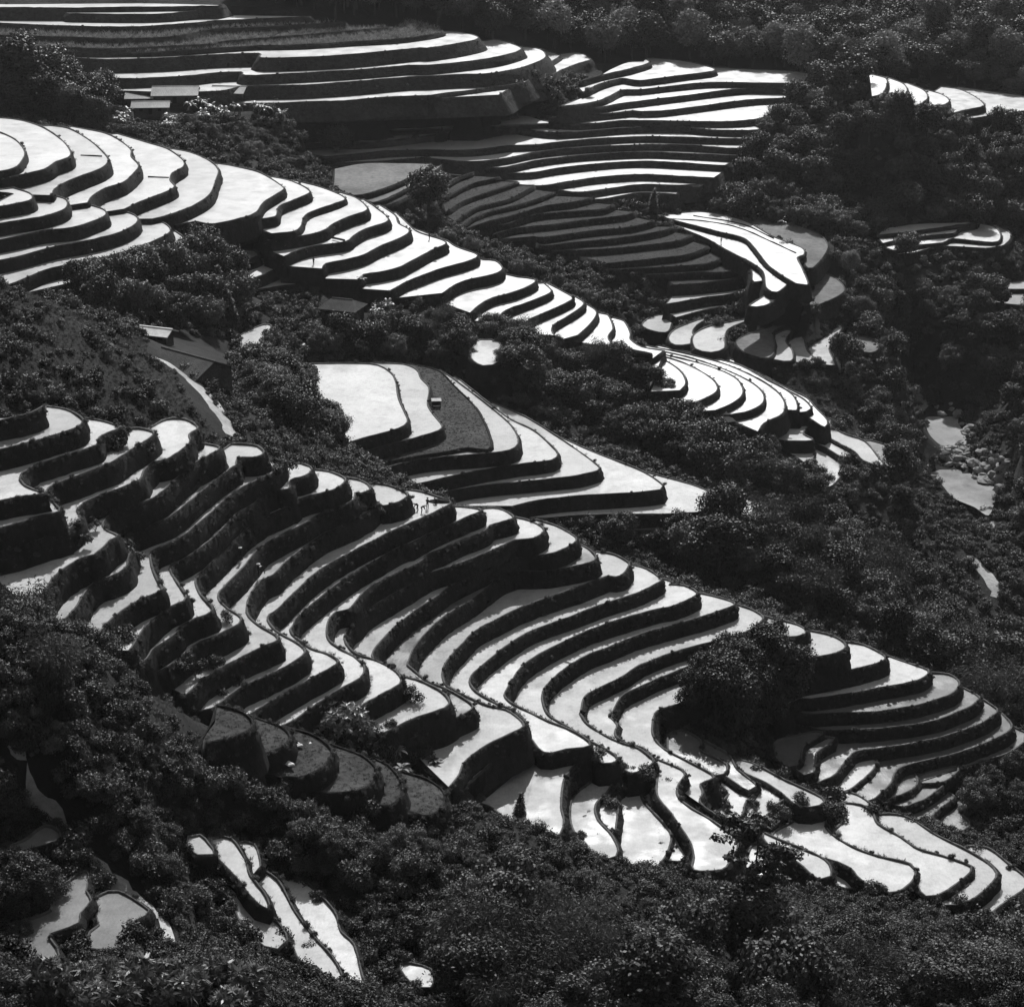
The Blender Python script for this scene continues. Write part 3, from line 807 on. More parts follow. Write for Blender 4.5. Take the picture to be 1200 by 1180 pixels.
GZ = np.maximum(TZ, SLAB_Z)
INSLAB = SLAB_Z > -1e8
def gsample(G, x, y):
    fx = np.clip((np.asarray(x) - gx[0]) / GS, 0, nx - 1.001)
    fy = np.clip((np.asarray(y) - gy[0]) / GS, 0, ny - 1.001)
    i, j = fx.astype(int), fy.astype(int)
    a, b = fx - i, fy - j
    return G[j, i] * (1 - a) * (1 - b) + G[j, i + 1] * a * (1 - b) + G[j + 1, i] * (1 - a) * b + G[j + 1, i + 1] * a * b
def nearest(G, x, y):
    i = np.clip(np.rint((np.asarray(x) - gx[0]) / GS).astype(int), 0, nx - 1)
    j = np.clip(np.rint((np.asarray(y) - gy[0]) / GS).astype(int), 0, ny - 1)
    return G[j, i]
def hit(u, v, G=None):
    """first ground point along the sight line through a pixel"""
    G = GZ if G is None else G
    d = ray(u, v)
    s = np.arange(110, 1100, 0.8)
    x, y, z = d[0] * s, d[1] * s, d[2] * s
    g = gsample(G, x, y)
    k = np.argmax(z <= g)
    if z[k] > g[k]:
        k = len(s) - 1
    return x[k], y[k], float(g[k])
# ------------------------------------------------------------------ plants
def unit(a):
    return a / np.maximum(np.linalg.norm(a, axis=-1, keepdims=True), 1e-9)
class Leaves:
    """many leaf-sized faces, gathered into one mesh"""
    def __init__(s):
        s.V, s.F, s.n = [], [], 0
    def add(s, p, t, nrm, ln, wd):
        p, t, nrm = np.atleast_2d(p), np.atleast_2d(t), np.atleast_2d(nrm)
        b = unit(np.cross(nrm, t))
        t = unit(t)
        k = len(p)
        ln = np.broadcast_to(np.asarray(ln, float), (k,))[:, None]
        wd = np.broadcast_to(np.asarray(wd, float), (k,))[:, None]
        v = np.stack([p, p + t * ln * 0.45 + b * wd, p + t * ln, p + t * ln * 0.45 - b * wd], 1).reshape(-1, 3)
        s.V.append(v)
        s.F.append(np.arange(k * 4).reshape(-1, 4) + s.n)
        s.n += k * 4
    def lobe(s, c, r, k, ln, wd, up=0.35, hollow=0.6, squash=0.8):
        d = unit(rng.normal(size=(k, 3)))
        rad = rng.uniform(hollow, 1.0, (k, 1)) + rng.exponential(0.16, (k, 1))
        p = np.array(c) + d * rad * np.array([r, r, r * squash])
        nrm = unit(d * 0.8 + rng.normal(size=(k, 3)) * 0.55 + np.array([0, 0, up]))
        t = unit(np.cross(nrm, rng.normal(size=(k, 3))) + np.array([0, 0, -0.25]))
        s.add(p, t, nrm, ln * rng.uniform(0.7, 1.3, k), wd * rng.uniform(0.7, 1.3, k))
    def mesh(s, name, m):
        V = np.concatenate(s.V); F = np.concatenate(s.F)
        me = bpy.data.meshes.new(name)
        me.vertices.add(len(V)); me.vertices.foreach_set('co', V.ravel())
        me.loops.add(F.size); me.loops.foreach_set('vertex_index', F.ravel().astype(np.int32))
        me.polygons.add(len(F)); me.polygons.foreach_set('loop_start', np.arange(0, F.size, 4, dtype=np.int32))
        me.update(calc_edges=True)
        me.materials.append(m)
        return me
def tube(path, radii, sides=7):
    path = np.array(path, float)
    V, F = [], []
    for i, p in enumerate(path):
        a = path[min(i + 1, len(path) - 1)] - path[max(i - 1, 0)]
        a = a / np.linalg.norm(a)
        x = np.cross(a, [0.3, 1, 0.1]); x /= np.linalg.norm(x)
        y = np.cross(a, x)
        for k in range(sides):
            th = 2 * np.pi * k / sides
            V.append(p + radii[i] * (math.cos(th) * x + math.sin(th) * y))
    for i in range(len(path) - 1):
        for k in range(sides):
            l = (k + 1) % sides
            F.append((i * sides + k, i * sides + l, (i + 1) * sides + l, (i + 1) * sides + k))
    F.append(tuple((len(path) - 1) * sides + k for k in range(sides)))
    return V, F
def join_tubes(ts, name, m):
    V, F = [], []
    for v, f in ts:
        o = len(V)
        V += list(v)
        F += [tuple(i + o for i in q) for q in f]
    return mesh_np(name, V, F, [m], smooth_shade=True)
def broadleaf(h, wide, nlobe, k, ln, leafm, low=0.42, seed=0):
    """trunk with limbs and a lumpy crown built from leaf clumps"""
    cz, rz, rx = h * (low + 1) / 2, h * (1 - low) / 2, h * wide
    tr = [([(0, 0, -1.5), (0.03 * h, 0, h * 0.25), (-0.02 * h, 0.02 * h, h * 0.5), (0.01 * h, 0, h * 0.8)], [0.035 * h, 0.028 * h, 0.02 * h, 0.006 * h])]
    L = Leaves()
    for i in range(nlobe):
        a = i * 2.4 + rng.uniform(-0.5, 0.5)
        q = rng.uniform(-0.8, 0.9)
        rr = rx * math.sqrt(max(0.05, 1 - q * q)) * rng.uniform(0.45, 1.0)
        c = np.array([rr * math.cos(a), rr * math.sin(a), cz + q * rz * 0.85])
        r = h * rng.uniform(0.07, 0.17) * (1.15 - 0.3 * max(q, 0))
        L.lobe(c, r, int(k * (r / (0.15 * h))**2), ln, ln * 0.36)
        if i % 3 == 0:
            st = np.array([0, 0, h * rng.uniform(0.3, 0.55)])
            tr.append(([st, (st + c) / 2 + np.array([0, 0, 0.03 * h]), c], [0.014 * h, 0.01 * h, 0.003 * h]))
    return join_tubes([tube(p, r) for p, r in tr], 'trunk', M['bark']), L.mesh('crown', leafm)
def bamboo(h, culms, k):
    L = Leaves(); tr = []
    for i in range(culms):
        a = rng.uniform(0, 6.28); o = rng.uniform(0.1, 0.9)
        hh = h * rng.uniform(0.65, 1.0); out = h * rng.uniform(0.12, 0.42)
        d = np.array([math.cos(a), math.sin(a), 0])
        T = np.linspace(0, 1, 9)
        path = np.array([d * (o + out * t**2.6) + np.array([0, 0, hh * (t - 0.22 * t**4) - 1.0 * (t == 0)]) for t in T])
        tr.append(tube(path, [0.06 * (1 - 0.85 * t) for t in T], 5))
        t = rng.uniform(0.3, 1.0, k)**0.7
        p = d * (o + out * t[:, None]**2.6) + np.column_stack([np.zeros(k), np.zeros(k), hh * (t - 0.22 * t**4)])
        sp = rng.normal(size=(k, 3)) * 0.09 * h * (0.35 + 0.6 * t[:, None]) * (1.05 - 0.6 * t[:, None]**3)
        p = p + sp
        tt = unit(sp * 0.6 + d * 0.25 + np.array([0, 0, -0.55]) + rng.normal(size=(k, 3)) * 0.25)
        nrm = unit(np.cross(tt, rng.normal(size=(k, 3))) + np.array([0, 0, 0.5]))
        L.add(p, tt, nrm, rng.uniform(0.35, 0.65, k), 0.07)
    return join_tubes(tr, 'culm', M['bark']), L.mesh('foliage', M['bamboo'])
def conifer(h):
    L = Leaves()
    for i in range(26):
        t = i / 25
        z = h * (0.12 + 0.86 * t); r = h * 0.2 * (1 - t)**0.8 + 0.15
        k = int(40 + 190 * (1 - t))
        a = rng.uniform(0, 6.28, k); q = rng.uniform(0.3, 1, k)
        d = np.column_stack([np.cos(a), np.sin(a), np.full(k, -0.35)])
        p = d * (r * q)[:, None] + np.array([0, 0, z]) + rng.normal(size=(k, 3)) * 0.1
        L.add(p, d + rng.normal(size=(k, 3)) * 0.4, np.array([0, 0, 1.0]) + rng.normal(size=(k, 3)) * 0.4, 0.35, 0.10)
    return join_tubes([tube([(0, 0, -1), (0, 0, h * 0.5), (0, 0, h * 0.95)], [0.025 * h, 0.015 * h, 0.003 * h])], 'trunk', M['bark']), L.mesh('crown', M['leaf'])
def shrub(h, nl, k, ln, m, wide=0.6):
    L = Leaves(); tr = []
    for i in range(nl):
        a = rng.uniform(0, 6.28); r = h * wide * math.sqrt(rng.random())
        c = np.array([r * math.cos(a), r * math.sin(a), h * rng.uniform(0.25, 0.8)])
        L.lobe(c, h * rng.uniform(0.2, 0.34), k, ln, ln * 0.36)
        tr.append(tube([(0, 0, -0.6), c * 0.6, c], [0.05, 0.03, 0.015], 4))
    return join_tubes(tr, 'stem', M['bark']), L.mesh('foliage', m)
def strip_leaf(base, d, ln, wd, rise, droop, segs=6):
    """one long arching leaf, folded along its midrib"""
    d = np.array([d[0], d[1], 0.0]); d /= np.linalg.norm(d)
    s = np.array([-d[1], d[0], 0])
    V, F = [], []
    for i in range(segs + 1):
        t = i / segs
        c = np.array(base) + d * ln * t + np.array([0, 0, rise * t - droop * t * t])
        w = wd * math.sin(math.pi * min(0.97, 0.08 + 0.9 * t))**0.7
        V += [c - s * w + np.array([0, 0, 0.25 * w]), c, c + s * w + np.array([0, 0, 0.25 * w])]
    for i in range(segs):
        a = i * 3
        F += [(a, a + 3, a + 4, a + 1), (a + 1, a + 4, a + 5, a + 2)]
    return V, F
def banana(h, n):
    parts = []; stems = []
    for q in range(3):
        o = np.array([rng.uniform(-0.9, 0.9), rng.uniform(-0.9, 0.9), 0]) * (q > 0)
        hh = h * rng.uniform(0.75, 1) * 0.55
        stems.append(tube([o + (0, 0, -0.6), o + (0.03, 0, hh * 0.5), o + (0, 0.02, hh)], [0.14, 0.12, 0.07]))
        for i in range(n):
            a = i * 2.4 + rng.uniform(-0.3, 0.3)
            parts.append(strip_leaf(o + (0, 0, hh), (math.cos(a), math.sin(a)), h * rng.uniform(0.4, 0.55), h * 0.075, h * rng.uniform(0.35, 0.75), h * rng.uniform(0.3, 0.75)))
    return join_tubes(stems, 'stem', M['bark']), join_tubes(parts, 'leaves', M['banana'])
def rosette_tree(h, k, n, ln):
    """branch tips each end in a whorl of long glossy leaves"""
    L = Leaves(); tr = [tube([(0, 0, -1), (0.1, 0, h * 0.4), (0, 0.1, h * 0.75)], [0.03 * h, 0.02 * h, 0.01 * h])]
    for i in range(k):
        d = unit(rng.normal(size=3) + np.array([0, 0, 0.35]))
        c = np.array([0, 0, h * 0.58]) + d * np.array([h * 0.42, h * 0.42, h * 0.42]) * rng.uniform(0.55, 1.0)
        c[2] = max(c[2], 0.3)
        if i % 3 == 0:
            tr.append(tube([(0, 0, h * 0.35), c * 0.6 + np.array([0, 0, h * 0.15]), c], [0.012 * h, 0.008 * h, 0.003 * h], 5))
        a = rng.uniform(0, 6.28, n)
        x = unit(np.cross(d, [0.2, 0.9, 0.3])); y = np.cross(d, x)
        t = unit(np.cos(a)[:, None] * x + np.sin(a)[:, None] * y + d * rng.uniform(0.1, 0.9, (n, 1)) + np.array([0, 0, -0.2]))
        nrm = unit(d + rng.normal(size=(n, 3)) * 0.25)
        L.add(np.repeat([c], n, 0), t, nrm, ln * rng.uniform(0.7, 1.2, n), ln * 0.14)
    return join_tubes(tr, 'trunk', M['bark']), L.mesh('crown', M['leaf3'])
def slender(h):
    L = Leaves(); tr = [tube([(0, 0, -1.5), (0.1, 0, h * 0.5), (0, 0, h)], [0.16, 0.11, 0.03])]
    for z, r, n in ((0.98, 0.9, 6), (0.93, 2.2, 8), (0.86, 3.1, 8), (0.74, 2.0, 6), (0.66, 2.6, 8), (0.58, 1.6, 5)):
        for i in range(n):
            a = rng.uniform(0, 6.28); d = np.array([math.cos(a), math.sin(a), rng.uniform(-0.05, 0.3)])
            e_ = np.array([0, 0, h * z]) + d * r * rng.uniform(0.6, 1.1)
            tr.append(tube([(0, 0, h * (z - 0.02)), e_], [0.04, 0.012], 4))
            for q in (0.55, 0.8, 1.0):
                L.lobe(np.array([0, 0, h * z]) * (1 - q) + e_ * q, 0.45, 34, 0.34, 0.12, 0.8, 0.2, 0.4)
    return join_tubes(tr, 'trunk', M['bark']), L.mesh('crown', M['leaf'])
def papaya(h):
    tr = [tube([(0, 0, -0.5), (0.05, 0, h * 0.5), (0, 0.03, h)], [0.10, 0.08, 0.06])]
    parts = []
    for i in range(14):
        a = i * 2.4
        parts.append(strip_leaf((0, 0, h - rng.uniform(0, 0.3)), (math.cos(a), math.sin(a)), rng.uniform(0.8, 1.2), 0.2, rng.uniform(0.0, 0.9), rng.uniform(0.3, 0.9), 4))
    return tr and join_tubes(tr, 'stem', M['bark']), join_tubes(parts, 'leaves', M['leaf2'])
def tuft(h, n, m):
    L = Leaves()
    a = rng.uniform(0, 6.28, n)
    t = np.column_stack([np.cos(a) * 0.5, np.sin(a) * 0.5, rng.uniform(0.5, 1.2, n)])
    p = rng.normal(size=(n, 3)) * np.array([0.12, 0.12, 0.0])
    L.add(p, t, rng.normal(size=(n, 3)), h * rng.uniform(0.6, 1.2, n), 0.025)
    return L.mesh('grass_tuft', m)

KIND = {
    'broad': [broadleaf(9.0, 0.36, 30, 260, 0.42, M['leaf']), broadleaf(8.5, 0.42, 32, 260, 0.40, M['leaf2'], 0.34), broadleaf(10.5, 0.30, 32, 260, 0.42, M['leaf'], 0.38),
              broadleaf(8.0, 0.40, 28, 260, 0.38, M['leaf2'], 0.28), broadleaf(9.5, 0.34, 27, 260, 0.40, M['leaf'], 0.3)],
    'fine': [broadleaf(7.0, 0.42, 34, 460, 0.24, M['leaf'], 0.22), broadleaf(6.5, 0.46, 34, 460, 0.24, M['leaf2'], 0.2), broadleaf(7.5, 0.38, 34, 460, 0.26, M['leaf2'], 0.25)],
    'bamboo': [bamboo(10.0, 26, 190), bamboo(9.0, 24, 190)],
    'conifer': [conifer(8.0)],
    'rosette': [rosette_tree(5.0, 150, 13, 0.46), rosette_tree(6.0, 170, 13, 0.42)],
    'banana': [banana(4.2, 8), banana(3.8, 7)],
    'shrub': [shrub(2.2, 8, 130, 0.26, M['leaf']), shrub(1.8, 7, 130, 0.24, M['leaf2']), shrub(2.6, 9, 130, 0.28, M['leaf2'], 0.5)],
    'bigleaf': [rosette_tree(3.0, 80, 13, 0.75), rosette_tree(3.6, 90, 13, 0.7)],
    'slender': [slender(14.0)],
    'papaya': [papaya(3.2)],
}
PART = {'broad': ('broadleaf_tree', 'trunk', 'crown'), 'fine': ('leafy_tree', 'trunk', 'crown'), 'bamboo': ('bamboo_clump', 'culms', 'foliage'), 'conifer': ('conifer_tree', 'trunk', 'crown'),
        'rosette': ('glossy_leaved_tree', 'trunk', 'crown'), 'banana': ('banana_plant', 'stem', 'leaves'), 'shrub': ('shrub', 'stem', 'foliage'), 'slender': ('slender_tree', 'trunk', 'crown'), 'papaya': ('papaya_tree', 'stem', 'leaves'), 'bigleaf': ('long_leaved_shrub', 'stem', 'leaves')}
CATS = {'broad': 'tree', 'fine': 'tree', 'bamboo': 'bamboo', 'conifer': 'tree', 'rosette': 'tree', 'banana': 'banana plant', 'shrub': 'shrub', 'slender': 'tree', 'papaya': 'tree', 'bigleaf': 'shrub'}
NPLANT = {}
def plant(kind, x, y, z, s, label, group=None, var=None):
    nm, a, b = PART[kind]
    k = rng.integers(len(KIND[kind])) if var is None else var
    st, fo = KIND[kind][k]
    r = link(bpy.data.objects.new(nm, None))
    r.empty_display_size = 0.5
    r.location = (x, y, z)
    r.rotation_euler = (rng.normal(0, 0.04), rng.normal(0, 0.04), rng.uniform(0, 6.28))
    r.scale = (s * rng.uniform(0.9, 1.15), s * rng.uniform(0.9, 1.15), s)
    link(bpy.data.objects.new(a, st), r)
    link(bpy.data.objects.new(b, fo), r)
    tag(r, label, CATS[kind], group)
    NPLANT[kind] = NPLANT.get(kind, 0) + 1
    return r
def inpoly(poly, U, V):
    return inside(np.array(poly, float), U, V)
def seen(x, y, z):
    """is a point in sight of the camera over the ground"""
    s = np.linspace(0.25, 0.985, 160)
    return bool(np.all(gsample(GZ, x * s, y * s) < z * s + 0.3))

# stuff: many plants that nobody could count, one object
PROTO = {}
def proto_coll(name, meshes):
    c = bpy.data.collections.new(name)
    for i, m in enumerate(meshes):
        o = bpy.data.objects.new('%s_%02d' % (name, i), m)
        c.objects.link(o)
    return c
def scatter(name, pts, sc, coll, ncoll, label, cat):
    pts = np.asarray(pts, float)
    me = bpy.data.meshes.new(name)
    me.vertices.add(len(pts))
    me.vertices.foreach_set('co', pts.ravel())
    for nm, dt, val in (('sc', 'FLOAT', sc), ('rz', 'FLOAT', rng.uniform(0, 6.28, len(pts))), ('ix', 'INT', rng.integers(0, ncoll, len(pts)))):
        at_ = me.attributes.new(nm, dt, 'POINT')
        at_.data.foreach_set('value', np.asarray(val, dtype=np.float32 if dt == 'FLOAT' else np.int32))
    o = link(bpy.data.objects.new(name, me))
    ng = bpy.data.node_groups.new(name, 'GeometryNodeTree')
    ng.interface.new_socket('Geometry', in_out='INPUT', socket_type='NodeSocketGeometry')
    ng.interface.new_socket('Geometry', in_out='OUTPUT', socket_type='NodeSocketGeometry')
    N, K_ = ng.nodes, ng.links
    gi, go = N.new('NodeGroupInput'), N.new('NodeGroupOutput')
    ci = N.new('GeometryNodeCollectionInfo')
    ci.inputs[0].default_value = coll
    ci.inputs[1].default_value = True
    ci.inputs[2].default_value = True
    ip = N.new('GeometryNodeInstanceOnPoints')
    def attr(nm, dt):
        a = N.new('GeometryNodeInputNamedAttribute')
        a.data_type = dt
        a.inputs[0].default_value = nm
        return a.outputs[0]
    cx = N.new('ShaderNodeCombineXYZ')
    K_.new(attr('rz', 'FLOAT'), cx.inputs[2])
    K_.new(gi.outputs[0], ip.inputs['Points'])
    K_.new(ci.outputs[0], ip.inputs['Instance'])
    ip.inputs['Pick Instance'].default_value = True
    K_.new(attr('ix', 'INT'), ip.inputs['Instance Index'])
    K_.new(cx.outputs[0], ip.inputs['Rotation'])
    K_.new(attr('sc', 'FLOAT'), ip.inputs['Scale'])
    K_.new(ip.outputs[0], go.inputs[0])
    md = o.modifiers.new('scatter', 'NODES')
    md.node_group = ng
    tag(o, label, cat, kind='stuff')
    return o
def whole(kind, k):
    """stem and leaves of one plant as one mesh, for the stuff scatters"""
    ms = KIND[kind][k]
    V, F, mi = [], [], []
    mats = []
    for q, m in enumerate(ms):
        o = len(V)
        co = np.empty(len(m.vertices) * 3); m.vertices.foreach_get('co', co)
        V += list(co.reshape(-1, 3))
        F += [tuple(i + o for i in p.vertices) for p in m.polygons]
        mi += [q] * len(m.polygons)
        mats.append(m.materials[0])
    return mesh_np('%s_whole' % kind, V, F, mats, mi)

# regions of the slopes that carry plants, outlined by where their feet stand in the photograph
WOODS = [
 # outline, spacing, kinds, scale range, label, group, individual?
 ([(0,92),(85,95),(140,138),(110,150),(60,146),(0,138)], 6.0, ['broad'], (0.95,1.3), 'broad dark tree in the clump beside the tiled farmhouses', 'trees beside the farmhouses', True),
 ([(160,152),(230,150),(300,150),(350,195),(370,208),(300,192),(200,163)], 4.5, ['broad','fine','shrub'], (0.3,0.55), 'low bushy tree on the slope below the tiled farmhouses', 'low trees below the farmhouses', True),
 ([(845,272),(868,200),(895,160),(950,125),(1005,118),(1060,138),(1130,150),(1230,172),(1230,280),(1000,282)], 5.6, ['broad','broad','fine'], (0.75,1.15), 'dark tree on the steep wooded knoll below the far right paddies', 'trees on the wooded knoll', True),
 ([(720,232),(850,238),(850,262),(800,255),(720,245)], 4.5, ['fine','shrub'], (0.5,0.9), 'small bushy tree at the foot of the curved far terraces', 'bushes at the foot of the curved terraces', True),
 ([(985,318),(1040,352),(1100,352),(1230,345),(1230,440),(1215,560),(1160,470),(1090,445),(1050,440),(1010,400),(1000,350)], 6.2, ['broad','broad','fine'], (0.6,1.0), 'broadleaf tree on the valley slope above the boulder stream', 'trees above the boulder stream', True),
 ([(1030,455),(1068,480),(1068,560),(1060,620),(1045,610),(1040,560),(1005,475)], 5.5, ['broad'], (0.6,0.95), 'dark tree on the bank beside the boulder stream pools', 'trees beside the stream pools', True),
 ([(1200,600),(1240,600),(1240,770),(1205,720)], 5.5, ['broad'], (0.7,1.0), 'dark tree on the far bank of the boulder stream', 'trees on the far stream bank', True),
 ([(350,412),(470,395),(560,420),(600,445),(640,455),(720,478),(800,512),(880,555),(960,600),(900,588),(800,552),(720,512),(650,480),(590,468),(540,440),(480,425),(360,432)], 5.6, ['broad','broad','fine'], (0.75,1.1), 'dense dark tree in the belt above the tongue of paddies', 'belt of trees above the tongue of paddies', True),
 ([(452,372),(520,378),(600,402),(690,424),(730,445),(660,446),(560,425),(480,398)], 5.0, ['broad','fine','bamboo'], (0.6,0.95), 'dark tree in the row under the upper ridge paddies', 'trees under the upper ridge paddies', True),
 ([(885,380),(940,364),(985,376),(960,394),(890,402)], 3.4, ['fine','broad'], (0.28,0.48), 'dark tree on the bank under the brightest paddies', 'small trees under the brightest paddies', True),
 ([(545,290),(600,315),(700,362),(720,378),(640,345),(560,310),(480,262),(500,250)], 5.0, ['broad','fine'], (0.45,0.7), 'small dark tree below the unflooded grassy steps', 'trees below the grassy steps', True),
 ([(660,640),(800,628),(905,620),(980,625),(1040,672),(1120,752),(1190,812),(1230,880),(1160,850),(1060,780),(960,722),(880,690),(780,660)], 5.6, ['broad','bamboo','broad','bamboo','fine'], (0.6,1.3), 'dark tree in the wooded gully behind the middle terraces', 'trees and bamboo in the wooded gully', True),
 ([(55,325),(150,308),(220,300),(275,320),(300,372),(270,395),(170,380),(120,375)], 5.6, ['broad','broad','conifer'], (0.75,1.15), 'tall dark tree in the grove uphill of the thatched house', 'trees in the grove above the thatched house', True),
 ([(285,440),(350,432),(400,470),(425,515),(395,530),(330,508)], 5.2, ['broad','fine'], (0.6,0.95), 'dense tree at the head of the tongue of paddies', 'trees at the head of the tongue', True),
 ([(0,735),(110,785),(120,830),(170,890),(60,845),(0,800)], 4.8, ['fine','fine','bamboo'], (0.65,0.95), 'leafy tree on the shaded near slope below the lowest left paddies', 'trees on the shaded near slope', True),
 ([(60,900),(180,930),(330,965),(430,1000),(530,1000),(690,1050),(760,1085),(690,1085),(560,1040),(445,1055),(350,990),(240,972),(212,1010),(230,1060),(205,1060),(150,1000)], 3.6, ['fine','fine','broad'], (0.3,0.5), 'dark tree in the low scrub under the round grass terraces', 'small trees under the grass terraces', True),
 ([(520,1062),(560,1048),(690,1092),(760,1120),(900,1140),(1000,1125),(1230,1145),(1230,1230),(540,1230),(530,1150)], 5.2, ['fine','fine','fine','bamboo','broad'], (0.55,1.25), 'leafy tree in the dense wood on the near hillside', 'trees in the near wood', True),
 ([(815,800),(850,775),(905,775),(935,800),(930,850),(870,862),(810,850)], 3.6, ['broad','fine'], (0.7,1.05), 'dark tree in the lone clump standing among the middle terraces', 'clump of trees among the middle terraces', True),
 ([(1120,890),(1180,880),(1230,900),(1230,960),(1150,960)], 4.5, ['fine','fine','shrub'], (0.5,0.8), 'dark bushy tree below the murky paddies of the spur', 'bushes below the murky paddies', True),
]
# candidates on a jittered lattice of the ground itself
def lattice(sp):
    X, Y = np.meshgrid(np.arange(-320, 320, sp), np.arange(90, 800, sp))
    X = X + rng.uniform(-0.38, 0.38, X.shape) * sp
    Y = Y + rng.uniform(-0.38, 0.38, X.shape) * sp
    return X.ravel(), Y.ravel()
CLEAR = [[(1085,478),(1130,478),(1137,520),(1112,532),(1083,522)], [(1095,520),(1185,545),(1185,572),(1095,556)], [(1083,550),(1140,550),(1172,575),(1166,602),(1140,600),(1102,582)], [(1130,650),(1150,655),(1178,700),(1160,706)],
         [(198,424),(228,445),(282,514),(260,514),(222,468)], [(180,430),(165,385),(275,403),(268,440)], [(148,95),(298,95),(298,136),(225,140),(150,146)], [(372,372),(372,345),(440,345),(440,375)],
         [(0,880),(60,900),(210,1095),(185,1110),(60,960),(0,920)]]
LOOK = {'broad': ['round-crowned', 'wide-spreading', 'tall narrow', 'low domed', 'ragged'], 'fine': ['shadowy', 'pale bushy', 'pale upright'], 'bamboo': ['wide', 'slim'], 'conifer': [''], 'shrub': ['compact', 'low', 'upright']}
PTREES = []
for poly, sp, kinds, sr, lab, grp, ind in WOODS:
    X, Y = lattice(sp)
    Z = gsample(TZ, X, Y)
    isl = 'lone clump' in lab
    if isl:
        Z = gsample(GZ, X, Y)
    U, V = proj(X, Y, Z)
    m = inpoly(poly, U, V)
    if not isl:
        m &= ~nearest(INSLAB, X, Y)
    for c in CLEAR:
        m &= ~inpoly(c, U, V)
    for x, y, z in zip(X[m], Y[m], Z[m]):
        if not seen(x, y, z + 3.5): continue
        kd = kinds[rng.integers(len(kinds))]
        s = rng.uniform(*sr)
        l2 = lab
        if kd == 'bamboo':
            l2 = lab.replace('dark tree', 'feathery bamboo clump').replace('leafy tree', 'feathery bamboo clump')
        elif kd == 'shrub':
            l2 = lab.replace('low bushy tree', 'low leafy shrub').replace('small bushy tree', 'small leafy shrub').replace('dark bushy tree', 'dark leafy shrub')
        elif kd == 'conifer':
            l2 = lab.replace('tall dark tree', 'pointed dark conifer')
        if kd == 'shrub': s *= 1.6
        var = int(rng.integers(len(KIND[kd])))
        q = (s - sr[0]) / (sr[1] - sr[0])
        size = 'small' if q < 0.33 else 'large' if q > 0.67 else 'medium-sized'
        shape = LOOK[kd][var]
        for old in ('broad ', 'low ', 'small ', 'tall '):
            if l2.startswith(old): l2 = l2[len(old):]
        l2 = ' '.join(w for w in (size, shape, l2) if w)
        PTREES.append((kd, x, y, z - 0.2, s, l2, grp, var))
print('trees', len(PTREES))
count = {}
rest = []
PTREES.sort(key=lambda t: t[2] / t[4])
for t in PTREES:
    c = count.get(t[0], 0)
    if c < 290:
        count[t[0]] = c + 1
        plant(*t)
    else:
        rest.append(t)
print(count, len(rest))
# the far wood above the terraces and whatever of the woods goes past counting
pale = [broadleaf(9.0, 0.38, 28, 230, 0.44, M['leaf4']), broadleaf(10.5, 0.33, 28, 230, 0.44, M['leaf4'], 0.36)]  # far trees whose leaf colour carries painted haze
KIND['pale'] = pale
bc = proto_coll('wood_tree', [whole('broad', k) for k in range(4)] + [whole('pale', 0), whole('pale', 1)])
X, Y = lattice(6.2)
Z = gsample(TZ, X, Y)
U, V = proj(X, Y, Z)
m = inpoly([(290,6),(385,22),(470,30),(560,50),(640,62),(700,74),(830,82),(960,98),(1010,100),(1090,98),(1230,125),(1400,100),(1400,-90),(290,-90)], U, V) & ~nearest(INSLAB, X, Y)
pts = [(x, y, z - 0.3) for x, y, z in zip(X[m], Y[m], Z[m])]
sc_ = list(rng.uniform(0.9, 1.7, len(pts)))
X, Y = lattice(6.5)
Z = gsample(TZ, X, Y)
U, V = proj(X, Y, Z)
m = (((U > 1245) & (U < 1560)) | ((U < -45) & (U > -360) & (V > 700))) & (V > 60) & (V < 1300) & ~nearest(INSLAB, X, Y)
pts += [(x, y, z - 0.3) for x, y, z in zip(X[m], Y[m], Z[m])]
sc_ += list(rng.uniform(0.6, 1.1, m.sum()))
pts += [(t[1], t[2], t[3]) for t in rest]
sc_ += [t[4] for t in rest]
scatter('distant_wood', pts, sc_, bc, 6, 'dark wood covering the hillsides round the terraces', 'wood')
# undergrowth on all ground that is neither terrace, path nor stream
uc = proto_coll('undergrowth_plant', [whole('shrub', k) for k in range(3)])
pts, sc_ = [], []
for sp, y0, y1, s0, s1 in ((1.9, 90, 300, 0.3, 0.8), (2.9, 300, 620, 0.5, 1.2)):
    X, Y = lattice(sp)
    Z = gsample(TZ, X, Y)
    U, V = proj(X, Y, Z)
    m = (Y >= y0) & (Y < y1) & ~nearest(INSLAB, X, Y) & (U > -330) & (U < 1530) & (V > -20) & (V < 1330)
    for c in CLEAR:
        m &= ~inpoly(c, U, V)
    grass = inpoly([(0,330),(100,375),(190,410),(230,470),(285,520),(150,500),(0,480)], U, V) | inpoly([(860,395),(960,410),(1010,470),(1000,520),(900,450)], U, V) | inpoly([(130,790),(330,860),(540,955),(420,960),(250,900)], U, V)
    m &= ~(grass & (rng.random(len(X)) < 0.55))
    pts += list(np.column_stack([X[m], Y[m], Z[m] - 0.1]))
    sc_ += list(rng.uniform(s0, s1, m.sum()) * np.where(grass[m], 0.5, 1))
